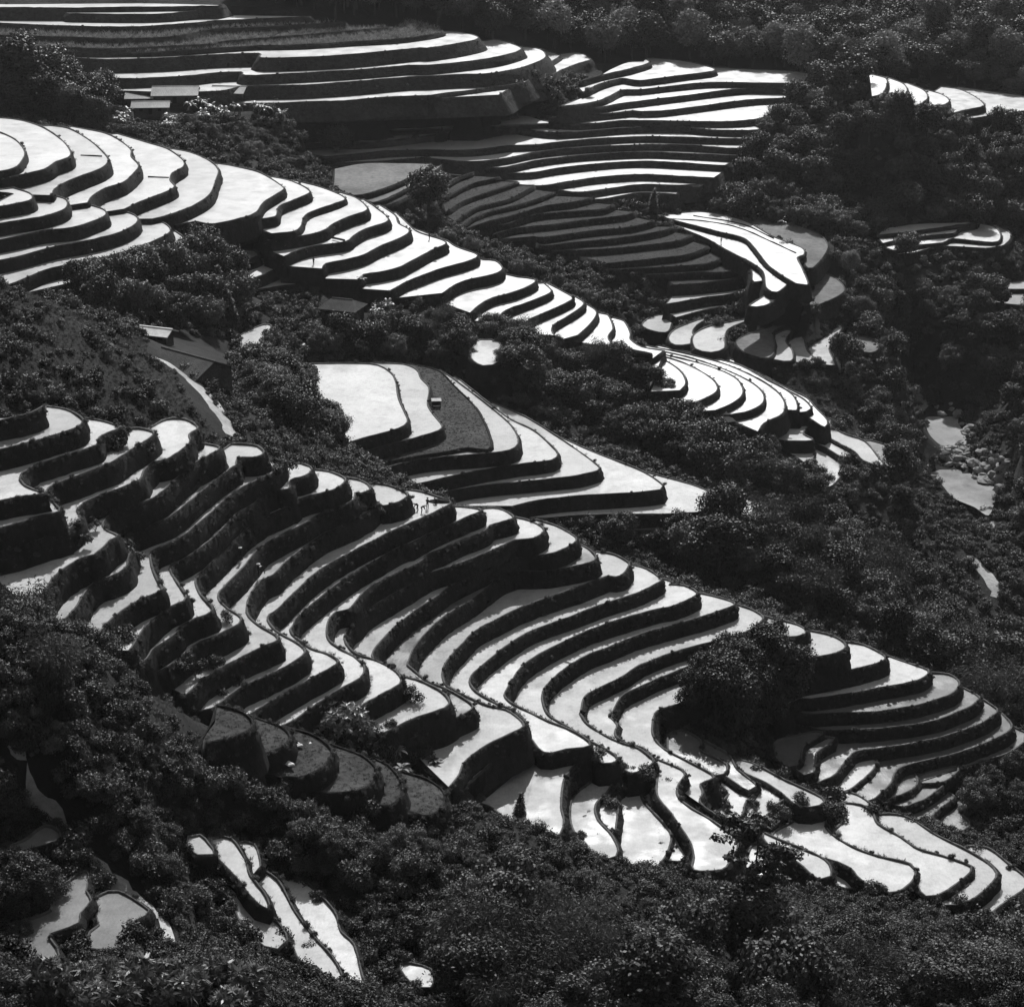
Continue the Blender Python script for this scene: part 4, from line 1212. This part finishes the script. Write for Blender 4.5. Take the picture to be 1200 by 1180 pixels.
# steep faces show more of themselves than a map does: more plants where the slope turns to the valley
for _ in range(7000):
    u, v = rng.uniform(-10, 1210), rng.uniform(90, 1190)
    if any(inpoly(c, np.array([u]), np.array([v]))[0] for c in CLEAR): continue
    x, y, z = hit(u, v)
    if nearest(INSLAB, x, y): continue
    pts.append((x, y, z - 0.1)); sc_.append(rng.uniform(0.35, 0.9) * (1.0 if y < 320 else 1.3))
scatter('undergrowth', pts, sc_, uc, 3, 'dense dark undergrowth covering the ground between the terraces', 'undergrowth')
print('undergrowth', len(pts))
gc = proto_coll('grass_tuft', [tuft(0.42, 18, M['grass']), tuft(0.34, 16, M['grass']), tuft(0.52, 16, M['grass'])])
BP = np.concatenate(BANKPTS)
wk = rng.random(len(BP)) < 0.16
scatter('bank_weeds', BP[wk], rng.uniform(0.10, 0.30, wk.sum()), uc, 3, 'low dark weeds hanging on the terrace banks', 'weeds')
print('bank grass', len(BP), wk.sum())
scatter('bank_grass', BP, rng.uniform(0.5, 1.2, len(BP)), gc, 3, 'short dark grass growing on the terrace banks', 'grass')

# crops and grass standing on the unflooded steps
gp, cp_ = [], []
for P, z, surf in SURFPOLY:
    if surf not in ('grassfield', 'cropfield'): continue
    x0, x1, y0, y1 = P[:, 0].min(), P[:, 0].max(), P[:, 1].min(), P[:, 1].max()
    dens = 4.0 if surf == 'grassfield' else 1.3
    k = int(min(9000, (x1 - x0) * (y1 - y0) * dens))
    X, Y = rng.uniform(x0, x1, k), rng.uniform(y0, y1, k)
    if surf == 'cropfield':
        Y = np.round(Y / 0.9) * 0.9 + rng.normal(0, 0.08, k)
    m = inside(P, X, Y) & (nearest(SLAB_Z, X, Y) <= z + 0.05)
    (gp if surf == 'grassfield' or z < -110 else cp_).append(np.column_stack([X[m], Y[m], np.full(m.sum(), z - 0.1)]))
gp, cp_ = np.concatenate(gp), np.concatenate(cp_)
sg = proto_coll('step_grass', [tuft(0.15, 12, M['grass']), tuft(0.11, 12, M['grass'])])
scatter('step_grass', gp, rng.uniform(0.6, 1.3, len(gp)), sg, 2, 'short grass growing on the unflooded steps', 'grass')
cc = proto_coll('corn_plant', [tuft(1.5, 12, M['corn']), tuft(1.2, 12, M['corn'])])
scatter('corn', cp_, rng.uniform(0.7, 1.2, len(cp_)), cc, 2, 'rows of young corn on the far left terraces', 'corn')
print('step grass', len(gp), 'corn', len(cp_))
# ------------------------------------------------------------------ grass on the open slopes
long_grass = proto_coll('long_grass', [tuft(0.5, 26, M['grass']), tuft(0.38, 24, M['grass'])])
X, Y = lattice(0.75)
Z = gsample(TZ, X, Y)
U, V = proj(X, Y, Z)
g2 = inpoly([(850,385),(960,405),(1015,465),(1010,525),(900,450)], U, V)
m = ((Y < 330) | (g2 & (Y < 520))) & ~nearest(INSLAB, X, Y) & (U > -40) & (U < 1240) & (V > 320) & (V < 1220)
for c in CLEAR:
    m &= ~inpoly(c, U, V)
gr = inpoly([(0,325),(100,370),(190,405),(230,470),(290,525),(150,505),(0,490)], U, V)
m &= gr | g2 | (rng.random(len(X)) < 0.45)
scatter('long_grass', np.column_stack([X[m], Y[m], Z[m] - 0.05]), rng.uniform(0.6, 1.4, m.sum()), long_grass, 2, 'rough long grass on the open slopes', 'grass')
print('grass', m.sum())

# ------------------------------------------------------------------ stream
def polygon_obj(name, px, z, m, grow=0.0):
    W = smooth([at(u, v, z) for u, v in px], 1.2, closed=True)
    c = W.mean(0)
    W = c + (W - c) * (1 + grow)
    r = delaunay_2d_cdt([Vector((float(p[0]), float(p[1]))) for p in W], [], [list(range(len(W)))], 1, 1e-4)
    return mesh_np(name, [(v.x, v.y, z) for v in r[0]], [tuple(f) for f in r[2]], [m])
for z, s in POOLS:
    o = link(bpy.data.objects.new('stream', polygon_obj('stream', parse(s), z, M['stream'], 0.06)))
    tag(o, kind='structure')
def boulder(name, r, seed):
    g = np.random.default_rng(seed)
    bmv, bmf = [], []
    n1, n2 = 9, 6
    ph = g.uniform(0, 6.28, 6)
    for i in range(n2 + 1):
        th = math.pi * i / n2
        for k in range(n1):
            a = 2 * math.pi * k / n1
            d = np.array([math.sin(th) * math.cos(a), math.sin(th) * math.sin(a), math.cos(th)])
            q = 1 + 0.16 * math.sin(3 * d[0] + ph[0]) + 0.14 * math.sin(4 * d[1] + ph[1]) + 0.12 * math.sin(5 * d[2] + ph[2] + 2 * d[0])
            q *= g.uniform(0.86, 1.12)
            bmv.append(d * q * r * np.array([1, 0.8, 0.6]))
    for i in range(n2):
        for k in range(n1):
            l = (k + 1) % n1
            bmf.append((i * n1 + k, (i + 1) * n1 + k, (i + 1) * n1 + l, i * n1 + l))
    return mesh_np(name, bmv, bmf, [M['stone']])
BM = [boulder('boulder', 1.0, k) for k in range(6)]
nb = 0
for poly, cnt, r0, r1, lab, grp in (
    (parse('N 770,140 900,140 1020,180 1150,250 1140,340 1010,340 890,290 790,270 750,230'), 110, 0.2, 0.6, 'small stone in the rapids between the two stream pools', 'stones in the rapids'),
    (parse("N 790,170 900,150 1010,190 1130,260 1120,330 1000,330 900,280 800,260 760,230"), 85, 0.5, 1.7, 'grey boulder in the rapids between the two stream pools', 'boulders in the rapids'),
    (parse("M 770,900 880,880 930,960 950,1080 905,1060 880,940 790,940"), 16, 0.7, 2.0, 'pale boulder on the edge of the upper stream pool', 'boulders round the upper pool'),
    (parse("N 930,310 1110,330 1110,400 1040,370 990,345"), 14, 0.8, 2.2, 'large pale rock beside the lower stream pool', 'rocks beside the lower pool')):
    P_ = np.array(poly)
    k = 0
    while k < cnt:
        u, v = rng.uniform(P_[:, 0].min(), P_[:, 0].max()), rng.uniform(P_[:, 1].min(), P_[:, 1].max())
        if not inpoly(poly, np.array([u]), np.array([v]))[0]: continue
        x, y, z = hit(u, v, TZ)
        o = link(bpy.data.objects.new('boulder', BM[rng.integers(6)]))
        r = r0 + (r1 - r0) * rng.random()**2
        o.location = (x, y, max(z, -173.4) + 0.15 * r)
        o.rotation_euler = (rng.uniform(-0.3, 0.3), rng.uniform(-0.3, 0.3), rng.uniform(0, 6.28))
        o.scale = (r, r, r)
        tag(o, lab, 'boulder', grp)
        k += 1

# ------------------------------------------------------------------ paths and small cross bunds
def path(px, w, lift=0.12, name='footpath', m='path'):
    q = smooth(px, 3.0)
    W = np.array([hit(u, v, TZ)[:2] for u, v in q])
    W = smooth(W[::2] if len(W) > 6 else W, 1.0)
    t = unit(np.gradient(W, axis=0))
    nn = np.column_stack([-t[:, 1], t[:, 0]])
    V_, F_ = [], []
    offs = (-1.0, -0.5, 0.0, 0.5, 1.0)
    ww = w * (1 + wobble(len(W), 0.18, 19))
    for i in range(len(W)):
        for o in offs:
            p = W[i] + nn[i] * ww[i] * 0.5 * o
            V_.append((p[0], p[1], float(gsample(TZ, p[0], p[1])) + lift - 0.06 * abs(o)))
    k = len(offs)
    for i in range(len(W) - 1):
        for j in range(k - 1):
            F_.append((i * k + j, i * k + j + 1, (i + 1) * k + j + 1, (i + 1) * k + j))
    o = link(bpy.data.objects.new(name, mesh_np(name, V_, F_, [M[m]], smooth_shade=True)))
    tag(o, kind='structure')
path(parse("E 755,800 830,850 900,905 975,990 1045,1090 1095,1165"), 3.0)
path(parse("Y 60,-20 90,40 130,170 200,290 320,400 430,530 540,630 680,735 750,790 785,890"), 1.1)
path(parse("N 930,680 1000,760 1060,850 1040,880"), 2.4)
path(parse("E 90,470 200,520 300,590 430,660 500,710 555,775"), 1.0, m='bund')
def cross_bund(s, w=0.35, hgt=0.12):
    px = parse(s)
    pts = [hit(u, v) for u, v in px]
    z = max(p[2] for p in pts) if max(p[2] for p in pts) - min(p[2] for p in pts) < 0.6 else pts[len(pts) // 2][2]
    W = smooth([at(u, v, z) for u, v in px], 1.0)
    t = unit(np.gradient(W, axis=0)); nn = np.column_stack([-t[:, 1], t[:, 0]])
    V_, F_ = [], []
    j = wobble(len(W), 0.04, 11)
    for i, p in enumerate(W):
        for o, dz in ((-1, -0.3), (-0.6, hgt), (0.6, hgt), (1, -0.3)):
            V_.append((*(p + nn[i] * w * 0.5 * o), z + dz + j[i]))
    for i in range(len(W) - 1):
        for q in range(3):
            F_.append((i * 4 + q, i * 4 + q + 1, (i + 1) * 4 + q + 1, (i + 1) * 4 + q))
    link(bpy.data.objects.new('cross_bund', mesh_np('cross_bund', V_, F_, [M['bank']])), hill)
for s in ("A 372,716 470,721", "A 682,816 778,819", "O 704,388 765,386", "H 530,104 700,116 850,146 1000,210 1112,262", "H 932,238 1050,214",
          "F 548,386 606,400", "I 668,512 700,514", "H 640,90 860,128 1010,195"):
    cross_bund(s)

# ------------------------------------------------------------------ houses
def box_mesh(name, x0, x1, y0, y1, z0, z1, m):
    V_ = [(x, y, z) for z in (z0, z1) for x, y in ((x0, y0), (x1, y0), (x1, y1), (x0, y1))]
    F_ = [(3, 2, 1, 0), (4, 5, 6, 7), (0, 1, 5, 4), (1, 2, 6, 5), (2, 3, 7, 6), (3, 0, 4, 7)]
    return mesh_np(name, V_, F_, [m])
def roof_plane(a, b, c, d, th, m, name='roof_slope'):
    """slab between eave a-b and ridge c-d"""
    P_ = [np.array(q, float) for q in (a, b, c, d)]
    n_ = np.cross(P_[1] - P_[0], P_[3] - P_[0]); n_ /= np.linalg.norm(n_)
    if n_[2] < 0: n_ = -n_
    V_ = [p for p in P_] + [p + n_ * th for p in P_]
    F_ = [(3, 2, 1, 0), (4, 5, 6, 7), (0, 1, 5, 4), (1, 2, 6, 5), (2, 3, 7, 6), (3, 0, 4, 7)]
    return mesh_np(name, V_, F_, [m])
def house(px, size, wall_h, pitch, rz, roofm, label, name='farmhouse', hip=0.0, z=None):
    if z is None:
        x, y, z = hit(*px, TZ)
    else:
        x, y = at(*px, z)
    L_, D_ = size
    r = link(bpy.data.objects.new(name, None))
    r.location = (x, y, z - 0.3 + (1.4 if roofm is M['tile'] and L_ > 6 else 1.8 if hip and L_ > 6 else 0)); r.rotation_euler = (0, 0, rz)
    hl, hd = L_ / 2, D_ / 2
    rh = hd * math.tan(pitch)
    # walls with gables
    V_ = [(-hl, -hd, -3.2), (hl, -hd, -3.2), (hl, hd, -3.2), (-hl, hd, -3.2), (-hl, -hd, wall_h), (hl, -hd, wall_h), (hl, hd, wall_h), (-hl, hd, wall_h), (-hl * (1 - hip), 0, wall_h + rh * 0.96), (hl * (1 - hip), 0, wall_h + rh * 0.96)]
    F_ = [(0, 1, 5, 4), (2, 3, 7, 6), (1, 2, 6, 9, 5), (3, 0, 4, 8, 7)]
    w = link(bpy.data.objects.new('wall', mesh_np('wall', V_, F_, [M['timber']])), r)
    door = link(bpy.data.objects.new('door', box_mesh('door', -0.5, 0.5, -hd - 0.06, -hd + 0.02, 0.25, min(2.1, wall_h - 0.1), M['dark'])), w)
    for s in (-1, 1):
        link(bpy.data.objects.new('window', box_mesh('window', s * hl * 0.55 - 0.45, s * hl * 0.55 + 0.45, -hd - 0.05, -hd + 0.02, 1.0, min(1.8, wall_h - 0.2), M['dark'])), w)
    ov = 0.7
    ez = wall_h - ov * math.tan(pitch)
    e = hl + ov; dd = hd + ov; rr = e * (1 - hip)
    top = wall_h + rh
    link(bpy.data.objects.new('roof_slope', roof_plane((-e, -dd, ez), (e, -dd, ez), (rr, 0, top), (-rr, 0, top), 0.14, roofm)), r)
    link(bpy.data.objects.new('roof_slope', roof_plane((e, dd, ez), (-e, dd, ez), (-rr, 0, top), (rr, 0, top), 0.14, roofm)), r)
    if hip > 0:
        for s in (-1, 1):
            n_ = mesh_np('roof_slope', [(s * e, -dd, ez + 0.05), (s * e, dd, ez + 0.05), (s * rr, 0, top + 0.1)], [(0, 1, 2)], [roofm])
            link(bpy.data.objects.new('roof_slope', n_), r)
    link(bpy.data.objects.new('ridge', box_mesh('ridge', -rr, rr, -0.14, 0.14, top + 0.06, top + 0.22, roofm)), r)
    tag(r, label, 'house')
    return r
house((207, 124), (11.5, 8.5), 2.6, R(19), R(4), M['tile'], 'largest farmhouse with a wide pale sheet roof beside the banana plants')
house((168, 126), (8.0, 6.0), 2.0, R(18), R(4), M['tile'], 'low farmhouse with a pale roof attached at the end of the largest farmhouse')
house((178, 138), (9.0, 5.4), 2.2, R(18), R(4), M['tile'], 'small pale roofed shed standing below the largest farmhouse')
house((270, 121), (8.5, 6.5), 2.2, R(19), R(-8), M['tile'], 'pale roofed farmhouse half hidden behind banana plants')
house((222, 438), (10.5, 8.0), 1.5, R(25), R(-38), M['thatch'], 'dark thatched house beside the dirt track', 'thatched_house')
house((184, 400), (5.0, 2.6), 2.0, R(24), R(-20), M['whiteroof'], 'small shed with a bright white sheet roof behind the thatched house', 'shed')
house((402, 378), (7.6, 5.8), 2.0, R(25), R(-20), M['thatch'], 'thatched hut with a hipped roof below the small stepped paddies', 'hut', 0.45)
house((927, 343), (3.0, 2.4), 1.6, R(30), R(-35), M['tile'], 'tiny field hut on the bank beside the brightest paddies', 'hut')
house((845, 500), (3.4, 2.8), 2.2, R(36), R(20), M['tile'], 'small hut with a steep pale roof among the trees below the fan of paddies', 'hut', 0.5)
# field shelter with a white sheet over poles, on the dark grass terrace of the tongue
x, y, z = hit(510.5, 476)
sh = link(bpy.data.objects.new('field_shelter', None)); sh.location = (x, y, z - 0.1); sh.rotation_euler = (0, 0, R(4))
link(bpy.data.objects.new('roof_sheet', roof_plane((-1.15, -0.5, 1.15), (1.15, -0.5, 1.15), (1.1, 0.4, 1.5), (-1.1, 0.4, 1.5), 0.06, M['sack'], 'roof_sheet')), sh)
for sx in (-1, 1):
    for sy in (-0.42, 0.35):
        v_, f_ = tube([(sx, sy, -0.2), (sx, sy, 1.18 + 0.3 * (sy > 0))], [0.06, 0.05], 6)
        link(bpy.data.objects.new('post', mesh_np('post', v_, f_, [M['bark']])), sh)
link(bpy.data.objects.new('back_screen', box_mesh('back_screen', -1, 1, 0.36, 0.42, 0, 1.4, M['dark'])), sh)
tag(sh, 'small shelter with a white sheet roof on the dark grass terrace', 'shelter')
# sacks on the grass steps
def sack_mesh():
    b = boulder('sack', 0.45, 77); b.materials.clear(); b.materials.append(M['sack']); return b
SK = sack_mesh()
for (u, v), s, lab in (((350, 874), 0.9, 'smaller white sack lying on the round grass terrace'), ((362, 876.5), 1.35, 'larger white sack lying on the round grass terrace'), ((339, 901), 1.1, 'pale bundle at the foot of the round grass terrace'), ((735, 621), 2.0, 'white sheet lying in the scrub below the tongue of paddies')):
    x, y, z = hit(u, v)
    o = link(bpy.data.objects.new('sack', SK)); o.location = (x, y, z + 0.15 * s); o.scale = (s * 1.3, s, s * 0.8); o.rotation_euler = (0, 0, rng.uniform(0, 3))
    tag(o, lab, 'sack')

# ------------------------------------------------------------------ people at work in the paddies
def body(pose):
    """one continuous figure grown from a skeleton of joints"""
    if pose == 'stand':
        J = [('pelvis', (0, 0, 0.92), .14), ('chest', (0.02, 0, 1.28), .15), ('neck', (0.04, 0, 1.45), .055), ('head', (0.06, 0, 1.58), .10),
             ('ls', (0, .19, 1.38), .065), ('le', (.06, .26, 1.12), .05), ('lh', (.24, .22, .95), .04), ('rs', (0, -.19, 1.38), .065), ('re', (.04, -.27, 1.12), .05), ('rh', (.2, -.24, .93), .04),
             ('lp', (0, .1, .85), .1), ('lk', (.06, .12, .46), .07), ('lf', (0, .13, -.15), .055), ('rp', (0, -.1, .85), .1), ('rk', (.02, -.12, .46), .07), ('rf', (-.06, -.13, -.15), .055)]
    else:
        J = [('pelvis', (-.12, 0, 0.82), .15), ('chest', (.26, 0, .92), .15), ('neck', (.42, 0, .93), .055), ('head', (.53, 0, .90), .10),
             ('ls', (.3, .19, .9), .06), ('le', (.36, .2, .62), .05), ('lh', (.48, .14, .36), .04), ('rs', (.3, -.19, .9), .06), ('re', (.38, -.2, .6), .05), ('rh', (.5, -.12, .3), .04),
             ('lp', (-.1, .1, .76), .1), ('lk', (.04, .12, .42), .075), ('lf', (-.06, .13, -.15), .055), ('rp', (-.1, -.1, .76), .1), ('rk', (-.02, -.12, .42), .075), ('rf', (-.14, -.13, -.15), .055)]
    E = [(0, 1), (1, 2), (2, 3), (1, 4), (4, 5), (5, 6), (1, 7), (7, 8), (8, 9), (0, 10), (10, 11), (11, 12), (0, 13), (13, 14), (14, 15)]
    me = bpy.data.meshes.new('person_' + pose)
    me.from_pydata([j[1] for j in J], E, [])
    o = bpy.data.objects.new('tmp', me); C.objects.link(o)
    md = o.modifiers.new('skin', 'SKIN')
    for i, j in enumerate(J):
        me.skin_vertices[0].data[i].radius = (j[2], j[2])
    me.skin_vertices[0].data[0].use_root = True
    o.modifiers.new('sub', 'SUBSURF').levels = 1
    dg = bpy.context.evaluated_depsgraph_get()
    out = bpy.data.meshes.new_from_object(o.evaluated_get(dg))
    bpy.data.objects.remove(o)
    out.materials.clear(); out.materials.append(M['cloth']); out.materials.append(M['skin'])
    hx, hz_ = J[3][1][0], J[3][1][2]
    for p in out.polygons:
        p.use_smooth = True
        c = p.center
        if abs(c.x - hx) < 0.11 and abs(c.y) < 0.11 and abs(c.z - hz_) < 0.1: p.material_index = 1
    return out, J[3][1]
BODY = {k: body(k) for k in ('stand', 'bend')}
def cone_hat(r, h, m):
    n_ = 14
    V_ = [(0, 0, h)] + [(r * math.cos(2 * math.pi * k / n_), r * math.sin(2 * math.pi * k / n_), 0) for k in range(n_)]
    return mesh_np('hat', V_, [(0, 1 + k, 1 + (k + 1) % n_) for k in range(n_)], [m])
HAT = {'hat': cone_hat(0.26, 0.15, M['hat']), 'dark': cone_hat(0.2, 0.13, M['cloth'])}
for u, v, pose, hat, rz, lab in (
    (283, 661, 'stand', 'hat', 2.6, 'person in dark clothes standing alone on a narrow paddy terrace'),
    (303, 678.5, 'stand', 'hat', 0.5, 'person in dark clothes and pale hat beside a bending companion on a narrow terrace'),
    (309.5, 675.5, 'bend', 'hat', 3.6, 'bending person in pale hat beside a standing companion on a narrow terrace'),
    (489, 598, 'bend', 'dark', 2.9, 'person in dark clothes bent double in the ridge top paddy beside the step'),
    (494.5, 601, 'bend', 'dark', 0.4, 'person stooping at the edge of the ridge top paddy between two companions'),
    (501, 597.5, 'stand', 'dark', 1.2, 'person standing upright in the ridge top paddy among stooping companions'),
    (511, 593, 'bend', 'dark', 2.0, 'person stooping at the far end of the ridge top paddy by the earth heap'),
    (367.5, 311, 'stand', 'dark', 1.0, 'lone person standing on the bund above the small stepped paddies'),
    (503, 282, 'stand', 'dark', 0.6, 'person in dark clothes standing with a companion on the upper ridge paddies'),
    (510, 282.5, 'stand', 'dark', 2.4, 'taller looking person beside a companion on the upper ridge paddies'),
    (845, 286, 'stand', 'dark', 1.5, 'person standing on the bund beside the brightest paddies')):
    x, y, z = hit(u, v)
    o = link(bpy.data.objects.new('person', BODY[pose][0]))
    o.location = (x, y, z - 0.05); o.rotation_euler = (0, 0, rz)
    hd_ = BODY[pose][1]
    h_ = link(bpy.data.objects.new('hat', HAT[hat]), o); h_.location = (hd_[0] + 0.02, 0, hd_[2] + 0.05)
    if pose == 'bend': h_.rotation_euler = (0, 0.5, 0)
    tag(o, lab, 'person')
# heap of earth at the ridge paddy
x, y, z = hit(515, 590)
hp = boulder('earth_heap', 1.0, 5); hp.materials.clear(); hp.materials.append(M['bank'])
o = link(bpy.data.objects.new('earth_heap', hp)); o.location = (x, y, z + 0.1); o.scale = (1.6, 0.8, 0.7); tag(o, 'low dark heap of earth on the bund of the ridge top paddy', 'earth heap')

# ------------------------------------------------------------------ single plants that stand out
def put(kind, u, v, s, lab, grp=None, G=None, var=None, hpx=None):
    x, y, z = hit(u, v, TZ if G is None else G)
    if hpx:
        d = math.sqrt(x * x + y * y + z * z)
        s = hpx * d / FPX / 0.93 / s
    return plant(kind, x, y, z - 0.15, s, lab, grp, var)
put('slender', 876, 1134, 14.0, 'tall slender tree with layered flat branches rising in front of the lowest paddies', hpx=180)
put('papaya', 510.5, 919, 3.6, 'taller thin papaya tree beside the foot of the big near paddy', hpx=32)
put('papaya', 527, 917, 3.4, 'shorter papaya tree beside the bank of the big near paddy', hpx=22)
put('papaya', 471, 935, 3.6, 'papaya tree standing between the grass terraces', hpx=40)
put('papaya', 424, 350, 3.6, 'bare topped papaya tree in front of the small bright paddy above the hut', G=GZ, hpx=20)
put('rosette', 405, 892, 5.0, 'round glossy tree among the lower fans of paddies', hpx=68, var=0)
put('rosette', 425, 895, 5.0, 'smaller glossy tree beside the round glossy tree among the lower fans', hpx=45, var=1)
put('banana', 463, 893, 0.75, 'pale leaved banana plant beside the glossy trees among the lower fans')
put('fine', 1140, 955, 7.0, 'pale topped tree below the murky paddies of the spur', hpx=45, var=1)
put('shrub', 978, 940, 2.2, 'spiky dark shrub on the bund where the two lowest fans meet', G=GZ, hpx=26)
put('shrub', 909, 745, 2.2, 'small shrub standing in a ridge paddy beside the lone clump', G=GZ, hpx=20)
put('conifer', 608, 962, 8.0, 'small pointed tree in front of the big near paddy', hpx=36)
put('shrub', 634, 972, 2.2, 'round shrub in front of the big near paddy', hpx=16)
put('broad', 987, 432, 9.0, 'round dark tree standing in front of the small right hand paddies', G=GZ, hpx=42, var=1)
put('broad', 1060, 305, 9.0, 'rounded tree standing in front of the far bend paddies', G=GZ, hpx=34, var=3)
put('conifer', 765, 248, 8.0, 'pointed bush at the foot of the curved far terraces', hpx=26)
put('broad', 992, 118, 9.0, 'wide crowned tree overhanging the end of the curved far terraces', hpx=55, var=1)
put('broad', 960, 118, 9.0, 'flat crowned tree beside the wide crowned tree above the curved far terraces', hpx=42, var=0)
put('broad', 505, 262, 9.0, 'dark tree between the ridge paddies and the grassy steps', hpx=52, var=2)
put('broad', 60, 128, 10.0, 'broadest dark tree beside the tiled farmhouses', hpx=80, var=1)
put('broad', 30, 132, 10.0, 'tall dark tree at the edge of the clump beside the tiled farmhouses', hpx=78, var=2)
put('broad', 395, 190, 9.0, 'small round tree below the far left terraces', hpx=40, var=0)
k = 0
for u in (373, 383, 394, 405, 413, 424, 430, 452, 460, 482, 490, 513, 524, 531, 507, 521):
    put('banana', u, 134 - 0.03 * (u - 373) + rng.uniform(-1, 1), rng.uniform(0.8, 1.15), 'banana plant in the row under the far left terraces', 'row of banana plants')
for u, v in ((145, 140), (152, 132), (140, 146), (196, 150), (224, 127), (236, 124), (246, 130), (254, 134), (262, 138), (238, 140), (200, 142), (280, 132), (290, 126), (302, 130), (312, 132), (322, 126), (330, 136), (340, 130)):
    put('banana', u, v + 4, rng.uniform(0.8, 1.2), 'banana plant beside the pale roofed farmhouses', 'banana plants beside the farmhouses')
for u, v in ((882, 262), (893, 258), (905, 262), (915, 266), (925, 262), (938, 266), (945, 272)):
    put('banana', u, v, rng.uniform(0.6, 0.9), 'pale banana plant at the foot of the wooded knoll', 'banana plants below the knoll')
for u, v in ((440, 372), (447, 380), (455, 368), (436, 400), (372, 410), (378, 420), (362, 418)):
    put('banana', u, v, rng.uniform(0.7, 1.0), 'banana plant beside the thatched hut', 'banana plants beside the hut')
for u, v in ((95, 1178), (128, 1165), (160, 1175), (195, 1168), (225, 1180), (255, 1170), (285, 1182), (60, 1185), (145, 1192), (210, 1195), (270, 1198), (110, 1200)):
    put('bigleaf', u, v, rng.uniform(0.9, 1.25), 'shrub with whorls of long glossy leaves below the lowest footpath', 'long leaved shrubs below the footpath')
for u, v in ((1188, 1105), (1196, 1140), (1175, 1135), (1205, 1090)):
    put('bigleaf', u, v, rng.uniform(0.9, 1.3), 'shrub with long drooping leaves at the foot of the last lower paddies', 'drooping shrubs below the last paddies')
for u, v, hp_ in ((35, 1072, 62), (60, 1062, 50), (20, 1085, 48), (25, 1110, 30)):
    put('fine', u, v, 7.0, 'dark leafy tree overhanging the small murky paddies', 'trees overhanging the murky paddies', hpx=hp_)
for u, v in ((622, 96), (630, 104), (640, 100), (648, 108), (658, 104), (668, 110), (676, 102), (684, 96), (612, 106), (690, 112), (655, 116), (636, 114)):
    put('shrub', u, v, rng.uniform(0.9, 1.7), 'dark bush between the far left and the curved far terraces', 'bushes between the far terraces', G=GZ)
for u, v, hp_ in ((756, 456, 26), (768, 462, 28), (780, 468, 26), (744, 450, 26)):
    put('broad', u, v, 9.0, 'dark tree under the narrow neck of the upper ridge paddies', 'trees under the neck of the ridge', hpx=hp_)
for k, (u, v, hp_) in enumerate(((812, 842, 52), (836, 852, 64), (862, 858, 66), (890, 852, 60), (916, 842, 54), (848, 828, 62), (878, 824, 64), (906, 812, 56), (828, 815, 48), (862, 800, 52), (893, 792, 46))):
    put('broad' if k % 3 else 'fine', u, v, 9.0 if k % 3 else 7.0, 'dark crowned tree in the lone clump standing among the middle terraces', 'lone clump of dark trees', G=GZ, hpx=hp_, var=(k % 3) * 2 if k % 3 else 0)
# brush along the untidy banks of the middle terraces
for s, grp, lab in (("O 590,300 560,340 640,340 690,370 225,590 270,640 350,720 390,770 440,708 580,770 620,800 640,850 600,830 P 250,180 290,170 300,230 270,280 340,190 700,350 730,380 760,400 680,400 650,380", 'bushes on the upper banks', 'dark bush growing on a steep bank of the middle terraces'),
                    ("T 800,430 850,480 900,470 950,480 1020,520 880,560 850,640 W 540,150 560,220 600,270 500,180 820,280 860,300 900,260 950,250 1060,290 1100,300 X 20,260 90,250 60,330 290,290 330,300 510,290", 'bushes on the low banks', 'dark bush growing on a bank of the lowest paddies'),
                    ("R 30,440 120,420 250,460 60,100 900,440 920,480 820,620 870,640 Q 560,400 600,430 520,440 870,520 840,560 900,580 960,570 1000,560", 'bushes below the fans', 'dark bush at the lower edge of the fans of paddies')):
    for u, v in parse(s):
        put('shrub', u, v + 2, rng.uniform(0.5, 0.95), lab, grp, G=GZ)
# ------------------------------------------------------------------ valley haze
hm = bpy.data.materials.new('valley_haze')
hm.use_nodes = True
hn = hm.node_tree
hn.nodes.remove(hn.nodes['Principled BSDF'])
pv = hn.nodes.new('ShaderNodeVolumePrincipled')
pv.inputs['Color'].default_value = (0.95, 0.95, 0.95, 1)
pv.inputs['Density'].default_value = 0.000026
pv.inputs['Anisotropy'].default_value = 0.3
hn.links.new(pv.outputs[0], hn.nodes['Material Output'].inputs['Volume'])
zlo, zhi = float(TZ.min()) - 6.0, 8.0
bx = [(-345, -20), (345, -20), (345, 1135), (-345, 1135)]
V = [(x, y, zlo) for x, y in bx] + [(x, y, zhi) for x, y in bx]
F = [(3, 2, 1, 0), (4, 5, 6, 7), (0, 1, 5, 4), (1, 2, 6, 5), (2, 3, 7, 6), (3, 0, 4, 7)]
hz = link(bpy.data.objects.new('haze', mesh_np('haze', V, F, [hm])))
tag(hz, 'thin bright haze hanging over the valley', 'haze', kind='stuff')
